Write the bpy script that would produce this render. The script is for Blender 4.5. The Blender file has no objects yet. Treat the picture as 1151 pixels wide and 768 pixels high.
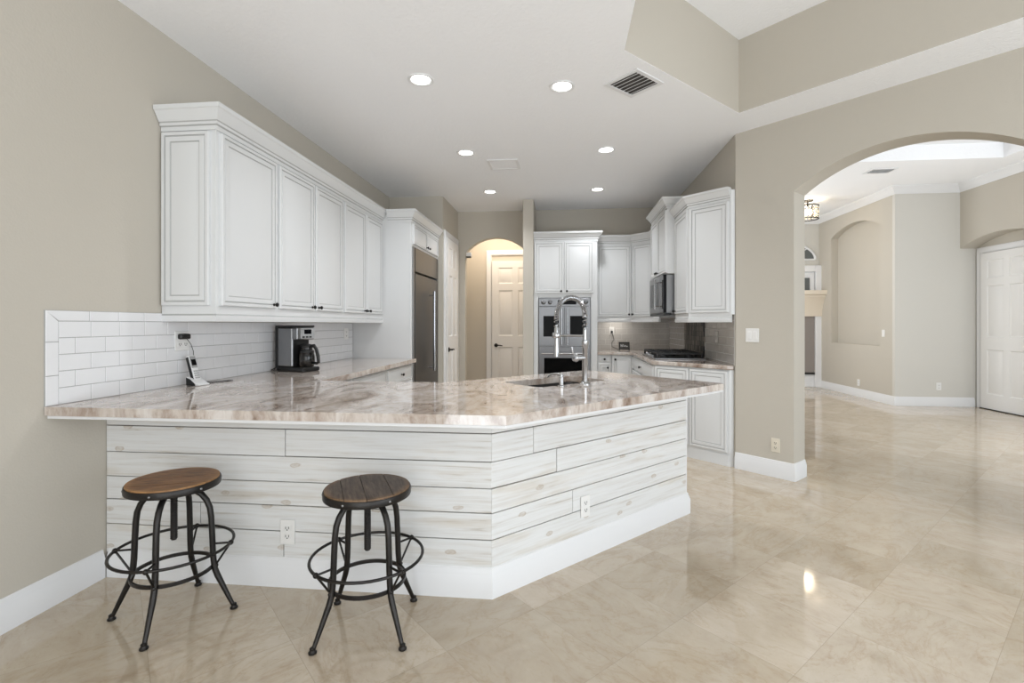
import bpy, bmesh, math, random
from mathutils import Matrix, Vector
random.seed(7)
PI = math.pi
S = bpy.context.scene
C = S.collection

# ------------------------------------------------------------------ camera, world, lights
cam_d = bpy.data.cameras.new('camera'); cam = bpy.data.objects.new('camera', cam_d); C.objects.link(cam)
cam_d.sensor_width = 36; cam_d.lens = 557.66/1151*36
cam_d.shift_y = -(384-364.7)/1151
cam_d.clip_start = .02
cam.location = (0, 0, 1.286); cam.rotation_euler = (PI/2, 0, .1039)
S.camera = cam
S.view_settings.view_transform = 'Standard'; S.view_settings.look = 'None'
S.view_settings.gamma = 1; S.view_settings.use_curve_mapping = False
S.view_settings.exposure = 0.0
S.cycles.max_bounces = 10; S.cycles.diffuse_bounces = 6; S.cycles.glossy_bounces = 5
S.cycles.sample_clamp_indirect = 6

W = bpy.data.worlds.new('daylight'); S.world = W; W.use_nodes = True
bg = W.node_tree.nodes['Background']
bg.inputs[0].default_value = (.88, .95, 1.0, 1); bg.inputs[1].default_value = 1.0

def area_light(name, loc, target, sx, sy, power, col=(1, 1, 1)):
    d = bpy.data.lights.new(name, 'AREA'); d.shape = 'RECTANGLE'; d.size = sx; d.size_y = sy
    d.energy = power; d.color = col
    o = bpy.data.objects.new(name, d); C.objects.link(o); o.location = loc
    o.rotation_euler = (Vector(target)-Vector(loc)).to_track_quat('-Z', 'Y').to_euler()
    return o
area_light('window_daylight', (4.1, -.5, 1.4), (-1.6, 3.0, 2.0), 3.6, 2.3, 92, (.86, .93, 1))
area_light('rear_fill_light', (-.5, -2.34, 1.35), (-.7, 3, 1.2), 3.4, 2.2, 58, (.86, .93, 1))  # added fill behind the camera; the wall there has no window
area_light('ceiling_fill_uplight', (.9, -1.6, .06), (.9, -.6, 3), 4.6, 1.6, 140, (.86, .93, 1))  # added uplight just above the floor, brightens the ceiling; no sun patch exists
area_light('foyer_window_daylight', (5.9, 4.6, 1.5), (4.8, 9.0, 1.5), 2.2, 2.2, 82, (.88, .94, 1))
area_light('foyer_fill_light', (2.3, 9.0, 1.9), (5.4, 8.4, 1.6), 1.6, 2.2, 60, (.92, .96, 1))  # fill added inside the foyer to lift its walls, no window on this side
area_light('hall_fill_light', (-1.0, 7.95, 2.9), (-1.0, 7.95, 0), 1.2, .5, 17, (1, .84, .66))  # unseen light added so the closed hall is not dark

# ------------------------------------------------------------------ materials
def nt(name):
    m = bpy.data.materials.new(name); m.use_nodes = True
    t = m.node_tree; return m, t, t.nodes['Principled BSDF']
def N(t, kind, **kw):
    n = t.nodes.new(kind)
    for k, v in kw.items():
        if k in n.inputs: n.inputs[k].default_value = v
        else: setattr(n, k, v)
    return n
def L(t, a, b): t.links.new(a, b)
def plain(name, col, rough=.5, metal=0, spec=.5, bump=0, bscale=60, coat=0):
    m, t, b = nt(name)
    b.inputs['Base Color'].default_value = (*col, 1); b.inputs['Roughness'].default_value = rough
    b.inputs['Metallic'].default_value = metal; b.inputs['Specular IOR Level'].default_value = spec
    b.inputs['Coat Weight'].default_value = coat
    if bump:
        g = N(t, 'ShaderNodeNewGeometry'); n = N(t, 'ShaderNodeTexNoise', Scale=bscale, Detail=3.0)
        L(t, g.outputs['Position'], n.inputs['Vector'])
        u = N(t, 'ShaderNodeBump', Strength=bump, Distance=.01); L(t, n.outputs['Fac'], u.inputs['Height'])
        L(t, u.outputs['Normal'], b.inputs['Normal'])
    return m
def ramp(t, src, stops):
    r = N(t, 'ShaderNodeValToRGB'); e = r.color_ramp.elements
    while len(e) < len(stops): e.new(.5)
    for x, (p, c) in zip(e, stops): x.position = p; x.color = (*c, 1) if len(c) == 3 else c
    L(t, src, r.inputs[0]); return r
def emis(name, col, s):
    m, t, b = nt(name); b.inputs['Base Color'].default_value = (*col, 1)
    b.inputs['Emission Color'].default_value = (*col, 1); b.inputs['Emission Strength'].default_value = s
    return m
def mixc(t, fac, a, b, mode='MIX'):
    m = N(t, 'ShaderNodeMix'); m.data_type = 'RGBA'; m.blend_type = mode
    for sock, v in ((0, fac), (6, a), (7, b)):
        if hasattr(v, 'links') or hasattr(v, 'is_linked'): L(t, v, m.inputs[sock])
        elif isinstance(v, (int, float)): m.inputs[sock].default_value = v
        else: m.inputs[sock].default_value = (*v, 1)
    return m.outputs[2]
def attr_coord(t, name='pc'):
    a = N(t, 'ShaderNodeAttribute'); a.attribute_name = name; return a.outputs['Vector']
def mapping(t, vec, scale=(1, 1, 1), rot=(0, 0, 0), loc=(0, 0, 0)):
    m = N(t, 'ShaderNodeMapping'); L(t, vec, m.inputs[0])
    m.inputs['Scale'].default_value = scale; m.inputs['Rotation'].default_value = rot; m.inputs['Location'].default_value = loc
    return m.outputs[0]
def math_n(t, op, a, b=None):
    m = N(t, 'ShaderNodeMath'); m.operation = op
    for i, v in enumerate((a, b)):
        if v is None: continue
        if isinstance(v, (int, float)): m.inputs[i].default_value = v
        else: L(t, v, m.inputs[i])
    return m.outputs[0]

M = {}
M['paint'] = plain('greige wall paint', (.53, .492, .428), .75, bump=.10, bscale=90, spec=.25)
M['paint_light'] = plain('pale wall paint', (.62, .60, .555), .75, bump=.06, bscale=90, spec=.25)
M['ceiling'] = plain('textured white ceiling', (.90, .905, .92), .85, bump=.35, bscale=45, spec=.2)
M['trim'] = plain('white gloss trim', (.765, .765, .77), .32)
M['cab'] = plain('white cabinet lacquer', (.69, .695, .695), .35)
M['glaze'] = plain('grey pinstripe glaze', (.44, .44, .435), .45)
M['door'] = plain('white door paint', (.80, .79, .775), .35)
M['bronze'] = plain('oil rubbed bronze', (.012, .010, .009), .35, .6)
M['steel'] = plain('brushed stainless steel', (.29, .29, .295), .32, 1)
M['darksteel'] = plain('dark stainless steel', (.085, .085, .088), .28, 1)
M['chrome'] = plain('chrome', (.46, .46, .465), .16, 1)
M['blackglass'] = plain('black oven glass', (.004, .004, .005), .06, spec=.22)
M['black'] = plain('black plastic', (.008, .008, .008), .35)
M['iron'] = plain('cast iron', (.008, .008, .008), .55)
M['plate'] = plain('white plastic plate', (.80, .79, .77), .35)
M['plate_almond'] = plain('almond plastic plate', (.72, .66, .55), .35)
M['slot'] = plain('dark slot', (.02, .02, .02), .6)
M['grout'] = plain('pale grey grout', (.38, .38, .375), .8)
M['tile'] = plain('glossy white subway tile', (.79, .79, .80), .13)
M['grout_grey'] = plain('light grout', (.58, .56, .53), .8)
M['tile_grey'] = plain('glossy greige subway tile', (.37, .345, .315), .16)
M['stoolmetal'] = plain('dark gunmetal steel', (.035, .032, .030), .38, .85, bump=.08, bscale=120)
M['stone'] = plain('cream cast stone', (.72, .64, .53), .6, bump=.2, bscale=60)
M['glasspane'] = plain('dark window glass', (.12, .13, .13), .08)
M['firebrick'] = plain('taupe firebrick', (.26, .23, .21), .7, bump=.3, bscale=40)
M['phonewhite'] = plain('white phone plastic', (.78, .78, .78), .3)
M['phonegrey'] = plain('grey phone plastic', (.35, .35, .35), .35)
M['ovenglass'] = plain('oven window glass', (.003, .003, .003), .12, spec=.06)
M['ovensteel'] = plain('oven stainless steel', (.21, .21, .215), .30, 1)
M['screen'] = plain('pale display', (.55, .55, .52), .25)
M['chalk'] = plain('white chalk lettering', (.8, .8, .8), .6)
M['duct'] = plain('dark duct', (.06, .055, .05), .7)
M['lamp'] = emis('lamp lens', (1, .97, .92), 9)
M['bulb'] = emis('warm bulb', (1, .80, .52), 9)
M['sinksteel'] = plain('sink steel', (.16, .155, .15), .35, 1)
m, t, b = nt('clear crystal'); b.inputs['Base Color'].default_value = (1, .95, .85, 1); b.inputs['Roughness'].default_value = .05
b.inputs['Transmission Weight'].default_value = .85; b.inputs['IOR'].default_value = 1.45; M['crystal'] = m
m, t, b = nt('carafe glass'); b.inputs['Base Color'].default_value = (.05, .045, .04, 1); b.inputs['Roughness'].default_value = .03
b.inputs['Transmission Weight'].default_value = .9; M['carafe'] = m

# marble floor: 45 cm tiles laid on the diagonal
m, t, b = nt('polished cream marble floor')
g = N(t, 'ShaderNodeNewGeometry')
TS = .4575
vec = mapping(t, g.outputs['Position'], (1, 1, 1), (0, 0, -PI/4), (0, 0, 0))
# after rotation by -45: u=(x+y)/r2, v=(y-x)/r2
vec2 = mapping(t, vec, (1/TS, 1/TS, 1), (0, 0, 0), (-(2.75/1.41421)/TS, -(1.075/1.41421)/TS, 0))
fl = N(t, 'ShaderNodeVectorMath'); fl.operation = 'FLOOR'; L(t, vec2, fl.inputs[0])
fr = N(t, 'ShaderNodeVectorMath'); fr.operation = 'FRACTION'; L(t, vec2, fr.inputs[0])
wn = N(t, 'ShaderNodeTexWhiteNoise'); wn.noise_dimensions = '2D'; L(t, fl.outputs[0], wn.inputs['Vector'])
off = N(t, 'ShaderNodeVectorMath'); off.operation = 'SCALE'; L(t, wn.outputs['Color'], off.inputs[0]); off.inputs['Scale'].default_value = 30
# tile-local coords with a random offset and quarter turn
add = N(t, 'ShaderNodeVectorMath'); add.operation = 'ADD'; L(t, vec, add.inputs[0]); L(t, off.outputs[0], add.inputs[1])
rot = N(t, 'ShaderNodeVectorRotate'); rot.rotation_type = 'Z_AXIS'; L(t, add.outputs[0], rot.inputs['Vector'])
ang = math_n(t, 'MULTIPLY', math_n(t, 'FLOOR', math_n(t, 'MULTIPLY', wn.outputs['Value'], 4)), PI/2); L(t, ang, rot.inputs['Angle'])
v3 = mapping(t, rot.outputs[0], (2.2, 3.6, 1))
n1 = N(t, 'ShaderNodeTexNoise', Scale=1.7, Detail=9.0, Roughness=.68, Distortion=.5); L(t, v3, n1.inputs['Vector'])
n2 = N(t, 'ShaderNodeTexNoise', Scale=11.0, Detail=9.0, Roughness=.75, Distortion=.8); L(t, v3, n2.inputs['Vector'])
c1 = ramp(t, n1.outputs['Fac'], [(.25, (.44, .355, .265)), (.45, (.515, .435, .335)), (.60, (.555, .48, .38)), (.80, (.60, .53, .44))])
c2 = ramp(t, n2.outputs['Fac'], [(.33, (.84, .79, .72)), (.46, (1, 1, 1)), (.7, (1.0, 1.0, 1.0))])
cc = mixc(t, .65, c1.outputs[0], c2.outputs[0], 'MULTIPLY')
n5 = N(t, 'ShaderNodeTexNoise', Scale=1.1, Detail=10.0, Roughness=.66, Distortion=.9); L(t, v3, n5.inputs['Vector'])
vein = ramp(t, math_n(t, 'ABSOLUTE', math_n(t, 'SUBTRACT', n5.outputs['Fac'], .5)), [(.0, (.74, .64, .52)), (.012, (.90, .85, .78)), (.04, (1, 1, 1))])
cc = mixc(t, .38, cc, vein.outputs[0], 'MULTIPLY')
tone = ramp(t, wn.outputs['Value'], [(0, (.90, .89, .87)), (.5, (1, 1, 1)), (1, (1.06, 1.06, 1.08))])
cc = mixc(t, 1.0, cc, tone.outputs[0], 'MULTIPLY')
sx = N(t, 'ShaderNodeSeparateXYZ'); L(t, fr.outputs[0], sx.inputs[0])
def edge(o):
    a = math_n(t, 'ABSOLUTE', math_n(t, 'SUBTRACT', o, .5)); return math_n(t, 'GREATER_THAN', a, .5-.0022)
gr = math_n(t, 'MAXIMUM', edge(sx.outputs[0]), edge(sx.outputs[1]))
cc = mixc(t, math_n(t, 'MULTIPLY', gr, .55), cc, (.30, .24, .18))
L(t, cc, b.inputs['Base Color'])
b.inputs['Roughness'].default_value = .055; b.inputs['Specular IOR Level'].default_value = .85
n3 = N(t, 'ShaderNodeTexNoise', Scale=2.2, Detail=2.0); L(t, g.outputs['Position'], n3.inputs['Vector'])
u = N(t, 'ShaderNodeBump', Strength=.025, Distance=.02); L(t, n3.outputs['Fac'], u.inputs['Height']); L(t, u.outputs['Normal'], b.inputs['Normal'])
M['floor'] = m

# counter quartzite
def stone(name, seed):
    m, t, b = nt(name)
    g = N(t, 'ShaderNodeNewGeometry')
    v = mapping(t, g.outputs['Position'], (2.2, 1.1, 1.0), (0, 0, .5), (seed, 0, 0))
    n1 = N(t, 'ShaderNodeTexNoise', Scale=2.6, Detail=9.0, Roughness=.62, Distortion=1.6); L(t, v, n1.inputs['Vector'])
    n2 = N(t, 'ShaderNodeTexNoise', Scale=16.0, Detail=6.0, Roughness=.7, Distortion=.4); L(t, v, n2.inputs['Vector'])
    c1 = ramp(t, n1.outputs['Fac'], [(.28, (.23, .16, .12)), (.40, (.40, .325, .275)), (.52, (.55, .485, .435)), (.66, (.66, .615, .58)), (.8, (.45, .39, .345))])
    c2 = ramp(t, n2.outputs['Fac'], [(.36, (.66, .58, .53)), (.52, (1, 1, 1))])
    L(t, mixc(t, .6, c1.outputs[0], c2.outputs[0], 'MULTIPLY'), b.inputs['Base Color'])
    b.inputs['Roughness'].default_value = .05; b.inputs['Specular IOR Level'].default_value = .62; b.inputs['Coat Weight'].default_value = .12; b.inputs['Coat Roughness'].default_value = .03
    return m
M['stone_counter'] = stone('polished beige quartzite', 3.1)

# whitewashed planks (grain runs along attribute x)
m, t, b = nt('whitewashed pine planks')
v = attr_coord(t)
n1 = N(t, 'ShaderNodeTexNoise', Scale=1.0, Detail=7.0, Roughness=.65, Distortion=.4); L(t, mapping(t, v, (2.2, 55, 55)), n1.inputs['Vector'])
n2 = N(t, 'ShaderNodeTexNoise', Scale=1.0, Detail=4.0, Roughness=.6); L(t, mapping(t, v, (1.3, 9, 9)), n2.inputs['Vector'])
c1 = ramp(t, n1.outputs['Fac'], [(.28, (.48, .44, .38)), (.38, (.66, .645, .62)), (.52, (.725, .725, .715)), (.72, (.755, .755, .75))])
c2 = ramp(t, n2.outputs['Fac'], [(.30, (.86, .80, .72)), (.45, (1, 1, 1)), (.75, (.97, .975, .98))])
col = mixc(t, .85, c1.outputs[0], c2.outputs[0], 'MULTIPLY')
vo = N(t, 'ShaderNodeTexVoronoi', Scale=1.0); vo.feature = 'F1'; vo.voronoi_dimensions = '2D'; nd = N(t, 'ShaderNodeTexNoise', Scale=22.0, Detail=2.0); L(t, v, nd.inputs['Vector'])
vd = N(t, 'ShaderNodeVectorMath'); vd.operation = 'MULTIPLY_ADD'; L(t, nd.outputs['Color'], vd.inputs[0]); vd.inputs[1].default_value = (.03, .02, 0); L(t, v, vd.inputs[2])
L(t, mapping(t, vd.outputs[0], (3.4, 7.5, 6.5)), vo.inputs['Vector'])
vw = N(t, 'ShaderNodeSeparateColor'); L(t, vo.outputs['Color'], vw.inputs[0])
on = math_n(t, 'GREATER_THAN', vw.outputs[0], .62)
k = ramp(t, vo.outputs['Distance'], [(.0, (.75,)*3), (.045, (.35,)*3), (.075, (.7,)*3), (.095, (.0,)*3)])
n4 = N(t, 'ShaderNodeTexNoise', Scale=1.0, Detail=3.0); L(t, mapping(t, v, (40, 60, 60)), n4.inputs['Vector'])
kf = math_n(t, 'MULTIPLY', math_n(t, 'MULTIPLY', k.outputs[0], on), math_n(t, 'MULTIPLY', n4.outputs['Fac'], 1.7))
col = mixc(t, kf, col, (.42, .33, .24))
L(t, col, b.inputs['Base Color']); b.inputs['Roughness'].default_value = .55
u = N(t, 'ShaderNodeBump', Strength=.25, Distance=.004); L(t, n1.outputs['Fac'], u.inputs['Height']); L(t, u.outputs['Normal'], b.inputs['Normal'])
M['plank'] = m

def seatwood(name, dark, mid, light, edgecol):
    m, t, b = nt(name)
    v = attr_coord(t)
    n1 = N(t, 'ShaderNodeTexNoise', Scale=1.0, Detail=8.0, Roughness=.7, Distortion=.5); L(t, mapping(t, v, (9, 90, 30)), n1.inputs['Vector'])
    n2 = N(t, 'ShaderNodeTexNoise', Scale=1.0, Detail=4.0); L(t, mapping(t, v, (10, 14, 10)), n2.inputs['Vector'])
    c1 = ramp(t, n1.outputs['Fac'], [(.32, dark), (.5, mid), (.68, light)])
    c2 = ramp(t, n2.outputs['Fac'], [(.3, (.6, .55, .5)), (.6, (1.1, 1.1, 1.1))])
    col = mixc(t, .8, c1.outputs[0], c2.outputs[0], 'MULTIPLY')
    # worn lighter rim
    sv = N(t, 'ShaderNodeVectorMath'); sv.operation = 'LENGTH'; L(t, mapping(t, attr_coord(t, 'rad'), (1, 1, 0)), sv.inputs[0])
    rr = ramp(t, sv.outputs['Value'], [(.150, (0,)*3), (.172, (.75,)*3)])
    col = mixc(t, math_n(t, 'MULTIPLY', rr.outputs[0], n2.outputs['Fac']), col, edgecol)
    L(t, col, b.inputs['Base Color']); b.inputs['Roughness'].default_value = .5
    u = N(t, 'ShaderNodeBump', Strength=.35, Distance=.004); L(t, n1.outputs['Fac'], u.inputs['Height']); L(t, u.outputs['Normal'], b.inputs['Normal'])
    return m
M['seat_warm'] = seatwood('warm brown seat wood', (.06, .024, .009), (.21, .10, .038), (.36, .19, .085), (.48, .26, .10))
M['seat_dark'] = seatwood('dark weathered seat wood', (.022, .014, .010), (.085, .058, .042), (.16, .12, .09), (.32, .18, .08))

# dark stick mosaic
m, t, b = nt('dark stick mosaic')
g = N(t, 'ShaderNodeNewGeometry')
sp = N(t, 'ShaderNodeSeparateXYZ'); L(t, g.outputs['Position'], sp.inputs[0])
cb = N(t, 'ShaderNodeCombineXYZ'); L(t, sp.outputs['Z'], cb.inputs[0]); L(t, sp.outputs['Y'], cb.inputs[1])
br = N(t, 'ShaderNodeTexBrick', Scale=1.0); L(t, cb.outputs[0], br.inputs['Vector'])
br.inputs['Brick Width'].default_value = .11; br.inputs['Row Height'].default_value = .026; br.inputs['Mortar Size'].default_value = .003
br.inputs['Color1'].default_value = (.012, .010, .008, 1); br.inputs['Color2'].default_value = (.30, .26, .21, 1); br.inputs['Mortar'].default_value = (.008, .008, .008, 1)
br.inputs['Bias'].default_value = -.1
L(t, br.outputs['Color'], b.inputs['Base Color']); b.inputs['Roughness'].default_value = .4; b.inputs['Specular IOR Level'].default_value = .2
M['mosaic'] = m

# ------------------------------------------------------------------ mesh builder
WM = {}
def F(x=0, y=0, z=0, deg=0): return Matrix.Translation((x, y, z)) @ Matrix.Rotation(math.radians(deg), 4, 'Z')
class MB:
    def __init__(s, M0=None): s.v = []; s.f = []; s.mi = []; s.M = M0 or Matrix(); s.pc = {}
    def vert(s, co): s.v.append(s.M @ Vector(co)); return len(s.v)-1
    def face(s, ids, mat=0): s.f.append(tuple(ids)); s.mi.append(mat)
    def box(s, x0, x1, y0, y1, z0, z1, mat=0):
        i = [s.vert(c) for c in ((x0,y0,z0),(x1,y0,z0),(x1,y1,z0),(x0,y1,z0),(x0,y0,z1),(x1,y0,z1),(x1,y1,z1),(x0,y1,z1))]
        for q in ((0,3,2,1),(4,5,6,7),(0,1,5,4),(1,2,6,5),(2,3,7,6),(3,0,4,7)): s.face([i[k] for k in q], mat)
        return s
    def prism(s, poly, z0, z1, mat=0, holes=()):
        if not holes:
            a = [s.vert((x, y, z0)) for x, y in poly]; b = [s.vert((x, y, z1)) for x, y in poly]
            s.face(a[::-1], mat); s.face(b, mat); n = len(poly)
            for k in range(n): s.face((a[k], a[(k+1) % n], b[(k+1) % n], b[k]), mat)
            return s
        bm = bmesh.new(); loops = [list(poly)]+[list(h) for h in holes]
        for lp in loops:
            vs = [bm.verts.new((x, y, 0)) for x, y in lp]
            for k in range(len(vs)): bm.edges.new((vs[k], vs[(k+1) % len(vs)]))
        bmesh.ops.triangle_fill(bm, use_beauty=True, edges=bm.edges[:], normal=(0, 0, 1))
        bm.verts.index_update()
        A = [s.vert((v.co.x, v.co.y, z0)) for v in bm.verts]; B = [s.vert((v.co.x, v.co.y, z1)) for v in bm.verts]
        for f in bm.faces:
            ids = [v.index for v in f.verts]
            if f.normal.z < 0: ids = ids[::-1]
            s.face([B[k] for k in ids], mat); s.face([A[k] for k in ids[::-1]], mat)
        o = 0
        for lp in loops:
            n = len(lp)
            for k in range(n): a, b2 = o+k, o+(k+1) % n; s.face((A[a], A[b2], B[b2], B[a]), mat)
            o += n
        bm.free(); return s
    def rings(s, x0, x1, z0, z1, seq, mats=None):
        """concentric rectangle loops; seq of (inset, y); outward is -y"""
        prev = None
        for k, (ins, y) in enumerate(seq):
            cur = [s.vert(c) for c in ((x0+ins,y,z0+ins),(x1-ins,y,z0+ins),(x1-ins,y,z1-ins),(x0+ins,y,z1-ins))]
            if prev:
                for q in range(4): s.face((prev[q], prev[(q+1)%4], cur[(q+1)%4], cur[q]), mats[k-1] if mats else 0)
            prev = cur
        s.face(prev, 0); return s
    def sweep(s, path, prof, mat=0, closed=False, gl=()):
        """prof (out, z) closed polygon swept along 2D path, out = right of travel, mitred"""
        n = len(path); rows = []
        for k in range(n):
            p = Vector(path[k])
            d0 = (p-Vector(path[k-1])).normalized() if (k > 0 or closed) else None
            d1 = (Vector(path[(k+1) % n])-p).normalized() if (k < n-1 or closed) else None
            n0 = Vector((d0.y, -d0.x)) if d0 else None; n1 = Vector((d1.y, -d1.x)) if d1 else None
            if n0 is None: mt = n1
            elif n1 is None: mt = n0
            else:
                mt = (n0+n1); mt = mt/max(.2, mt.dot(n0))
            rows.append([s.vert((p.x+mt.x*o, p.y+mt.y*o, z)) for o, z in prof])
        m_ = len(prof)
        for k in range(n if closed else n-1):
            a, b = rows[k], rows[(k+1) % n]
            for q in range(m_): s.face((a[q], a[(q+1)%m_], b[(q+1)%m_], b[q]), 1 if q in gl else mat)
        if not closed: s.face(rows[0][::-1], mat); s.face(rows[-1], mat)
        return s
    def tube(s, pts, r, n=10, closed=False, mat=0, flat=1.0):
        pts = [Vector(p) for p in pts]; K = len(pts); rows = []; ref = None
        for k, p in enumerate(pts):
            if closed: d = pts[(k+1)%K]-pts[k-1]
            else: d = pts[min(k+1, K-1)]-pts[max(k-1, 0)]
            d.normalize()
            if ref is None:
                ref = Vector((0, 0, 1)) if abs(d.z) < .9 else Vector((1, 0, 0))
            a = ref-d*ref.dot(d)
            if a.length < 1e-4: a = Vector((1, 0, 0))-d*d.x
            a.normalize(); ref = a; b = d.cross(a)
            rr = r[k] if isinstance(r, (list, tuple)) else r
            rows.append([s.vert(p+a*rr*flat*math.cos(2*PI*q/n)+b*rr*math.sin(2*PI*q/n)) for q in range(n)])
        for k in range(K if closed else K-1):
            A, B = rows[k], rows[(k+1)%K]
            for q in range(n): s.face((A[q], A[(q+1)%n], B[(q+1)%n], B[q]), mat)
        if not closed: s.face(rows[0][::-1], mat); s.face(rows[-1], mat)
        return s
    def lathe(s, prof, n=24, T=None, mat=0):
        T = T or Matrix(); rows = []
        for r, z in prof: rows.append([s.vert(T @ Vector((r*math.cos(2*PI*q/n), r*math.sin(2*PI*q/n), z))) for q in range(n)])
        for A, B in zip(rows, rows[1:]):
            for q in range(n): s.face((A[q], A[(q+1)%n], B[(q+1)%n], B[q]), mat)
        s.face(rows[0][::-1], mat); s.face(rows[-1], mat); return s
    def ball(s, c, r, mat=0, n=12, sz=1.0):
        k = 7
        return s.lathe([(max(.0005, r*math.sin(PI*i/k)), -r*sz*math.cos(PI*i/k)) for i in range(k+1)], n, Matrix.Translation(c), mat)
def obj(name, mb, mat, parent=None, bevel=None, seg=2, smooth=40, origin=None, Mroot=None):
    if parent is not None: Wp = WM[parent.name]
    elif Mroot is not None: Wp = Mroot
    else:
        if origin is None:
            xs = [v.x for v in mb.v]; ys = [v.y for v in mb.v]; zs = [v.z for v in mb.v]
            origin = ((min(xs)+max(xs))/2, (min(ys)+max(ys))/2, min(zs))
        Wp = Matrix.Translation(origin)
    iv = Wp.inverted()
    me = bpy.data.meshes.new(name); me.from_pydata([iv @ v for v in mb.v], [], mb.f)
    mats = mat if isinstance(mat, (list, tuple)) else [mat]
    for m_ in mats: me.materials.append(m_)
    if len(mats) > 1: me.polygons.foreach_set('material_index', mb.mi)
    for nm in ('pc', 'rad'):
        d = getattr(mb, nm, None)
        if d:
            a = me.attributes.new(nm, 'FLOAT_VECTOR', 'POINT')
            for k in range(len(mb.v)): a.data[k].vector = d.get(k, (0, 0, 0))
    bm = bmesh.new(); bm.from_mesh(me); bmesh.ops.recalc_face_normals(bm, faces=bm.faces); bm.to_mesh(me); bm.free()
    me.polygons.foreach_set('use_smooth', [True]*len(me.polygons)); me.set_sharp_from_angle(angle=math.radians(smooth))
    o = bpy.data.objects.new(name, me); C.objects.link(o)
    if parent is not None: o.parent = parent
    else: o.matrix_world = Wp
    WM[o.name] = Wp
    if bevel:
        md = o.modifiers.new('bevel', 'BEVEL'); md.width = bevel; md.segments = seg; md.limit_method = 'ANGLE'; md.angle_limit = math.radians(35)
        md.harden_normals = True
    return o
def thing(name, label, cat, loc=(0, 0, 0), deg=0, group=None):
    o = bpy.data.objects.new(name, None); o.empty_display_size = .1; C.objects.link(o)
    o.location = loc; o.rotation_euler = (0, 0, math.radians(deg)); WM[o.name] = F(*loc, deg)
    o['label'] = label; o['category'] = cat
    if group: o['group'] = group
    return o
def tag(o, label, cat, group=None):
    o['label'] = label; o['category'] = cat
    if group: o['group'] = group
    return o
def struct(name, mb, mat, **kw):
    o = obj(name, mb, mat, **kw); o['kind'] = 'structure'; return o

# ------------------------------------------------------------------ key dimensions
WX = -2.33; ZC = 2.99; HC = .914; BY = 7.41; RX = 1.53; AY = 4.63
R2 = math.sqrt(.5)
CP = RX+AY                      # arch wall plane x+y
def arch_pt(s, off=0): return (RX+s*R2+off*R2, AY-s*R2+off*R2)
FC = 3.47                       # foyer ceiling

# ------------------------------------------------------------------ structure
b_ = MB().prism([(-2.6, -2.6), (7.2, -2.6), (7.2, 11.2), (-2.6, 11.2)], -.08, 0)
struct('floor', b_, M['floor'])
struct('wall_light_block', MB().box(WX-.12, 1.6, -2.52, -2.4, 0, ZC), M['paint'])  # unseen wall, added to block sky light from the open rear
struct('wall_left', MB().box(WX-.12, WX, -2.4, 6.46, 0, ZC), M['paint'])
# fridge alcove return block with the pantry door in its side
struct('wall_pantry', MB().prism([(WX-.12, 6.46), (-1.6, 6.46), (-1.6, BY+.12), (WX-.12, BY+.12)], 0, ZC), M['paint'])

def arch_outline(x0, x1, zs, rise, n=24):
    w = (x1-x0)/2; Rr = (w*w+rise*rise)/(2*rise); cx = (x0+x1)/2; cz = zs+rise-Rr; a = math.asin(w/Rr)
    return [(cx+Rr*math.sin(-a+2*a*k/n), cz+Rr*math.cos(-a+2*a*k/n)) for k in range(n+1)]
def wall_xz(name, fr, outline, th, mat, holes=()):
    """outline in local (x,z), front at y=0, thickness towards +y"""
    T = fr @ Matrix(((1,0,0,0),(0,0,-1,0),(0,1,0,0),(0,0,0,1)))   # prism z -> -y ; prism y -> z
    mb = MB(T); mb.prism(outline, -th, 0, holes=holes)
    return struct(name, mb, mat)
# back wall of the kitchen with the arched hall opening
ar = arch_outline(-1.485, -.553, 2.37, .225)
wall_xz('wall_back', F(0, BY, 0), [(-1.6, 0), (-1.485, 0)]+ar+[(-.553, 0), (RX+.12, 0), (RX+.12, ZC), (-1.6, ZC)], .13, M['paint'])
struct('wall_stub', MB().box(-.553, -.41, 6.75, BY, 0, ZC), M['paint'], bevel=.004)
struct('wall_right', MB().box(RX, RX+.12, AY+.02, BY+.13, 0, FC), M['paint'])
# arch wall on the diagonal
OW = 1.38; s0 = .489
ar = arch_outline(s0, s0+OW, 2.377, .23, 32)
fa = F(RX, AY, 0, -45)
wall_xz('wall_arch', fa, [(0, 0), (s0, 0)]+ar+[(s0+OW, 0), (2.7, 0), (2.7, FC+.2), (0, FC+.2)], .22, M['paint'])
# hall behind the kitchen
HY = 8.4
struct('wall_hall', MB().box(-1.75, -.2, HY, HY+.12, 0, ZC), M['paint'])
struct('wall_hall_left', MB().box(-1.87, -1.75, BY+.12, HY+.12, 0, ZC), M['paint'])
struct('wall_hall_right', MB().box(-.2, -.08, BY+.13, HY+.12, 0, ZC), M['paint'])

# ceilings
tray = [(.375, -1.6), (.375, 3.14), (1.405, 4.17), (3.3, 2.275), (3.3, -1.6)]
low = [(WX-.12, -2.4), (4.2, -2.4), (4.2, 2.0), arch_pt(2.7), arch_pt(0), (RX+.02, AY), (RX+.02, HY+.12), (WX-.12, HY+.12)]
struct('ceiling', MB().prism(low, ZC, ZC+.002, holes=[tray[::-1]]), M['ceiling'])
ZT = 3.58
mb = MB()
n = len(tray)
a = [mb.vert((x, y, ZC+.002)) for x, y in tray]; bq = [mb.vert((x, y, ZT)) for x, y in tray]
for k in range(n): mb.face((a[k], a[(k+1)%n], bq[(k+1)%n], bq[k]))
struct('wall_tray', mb, M['paint'])
struct('ceiling_tray', MB().prism([(.2, -1.8), (.2, 3.3), (1.4, 4.5), (3.6, 2.4), (3.6, -1.8)], ZT, ZT+.03), M['ceiling'])

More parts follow.
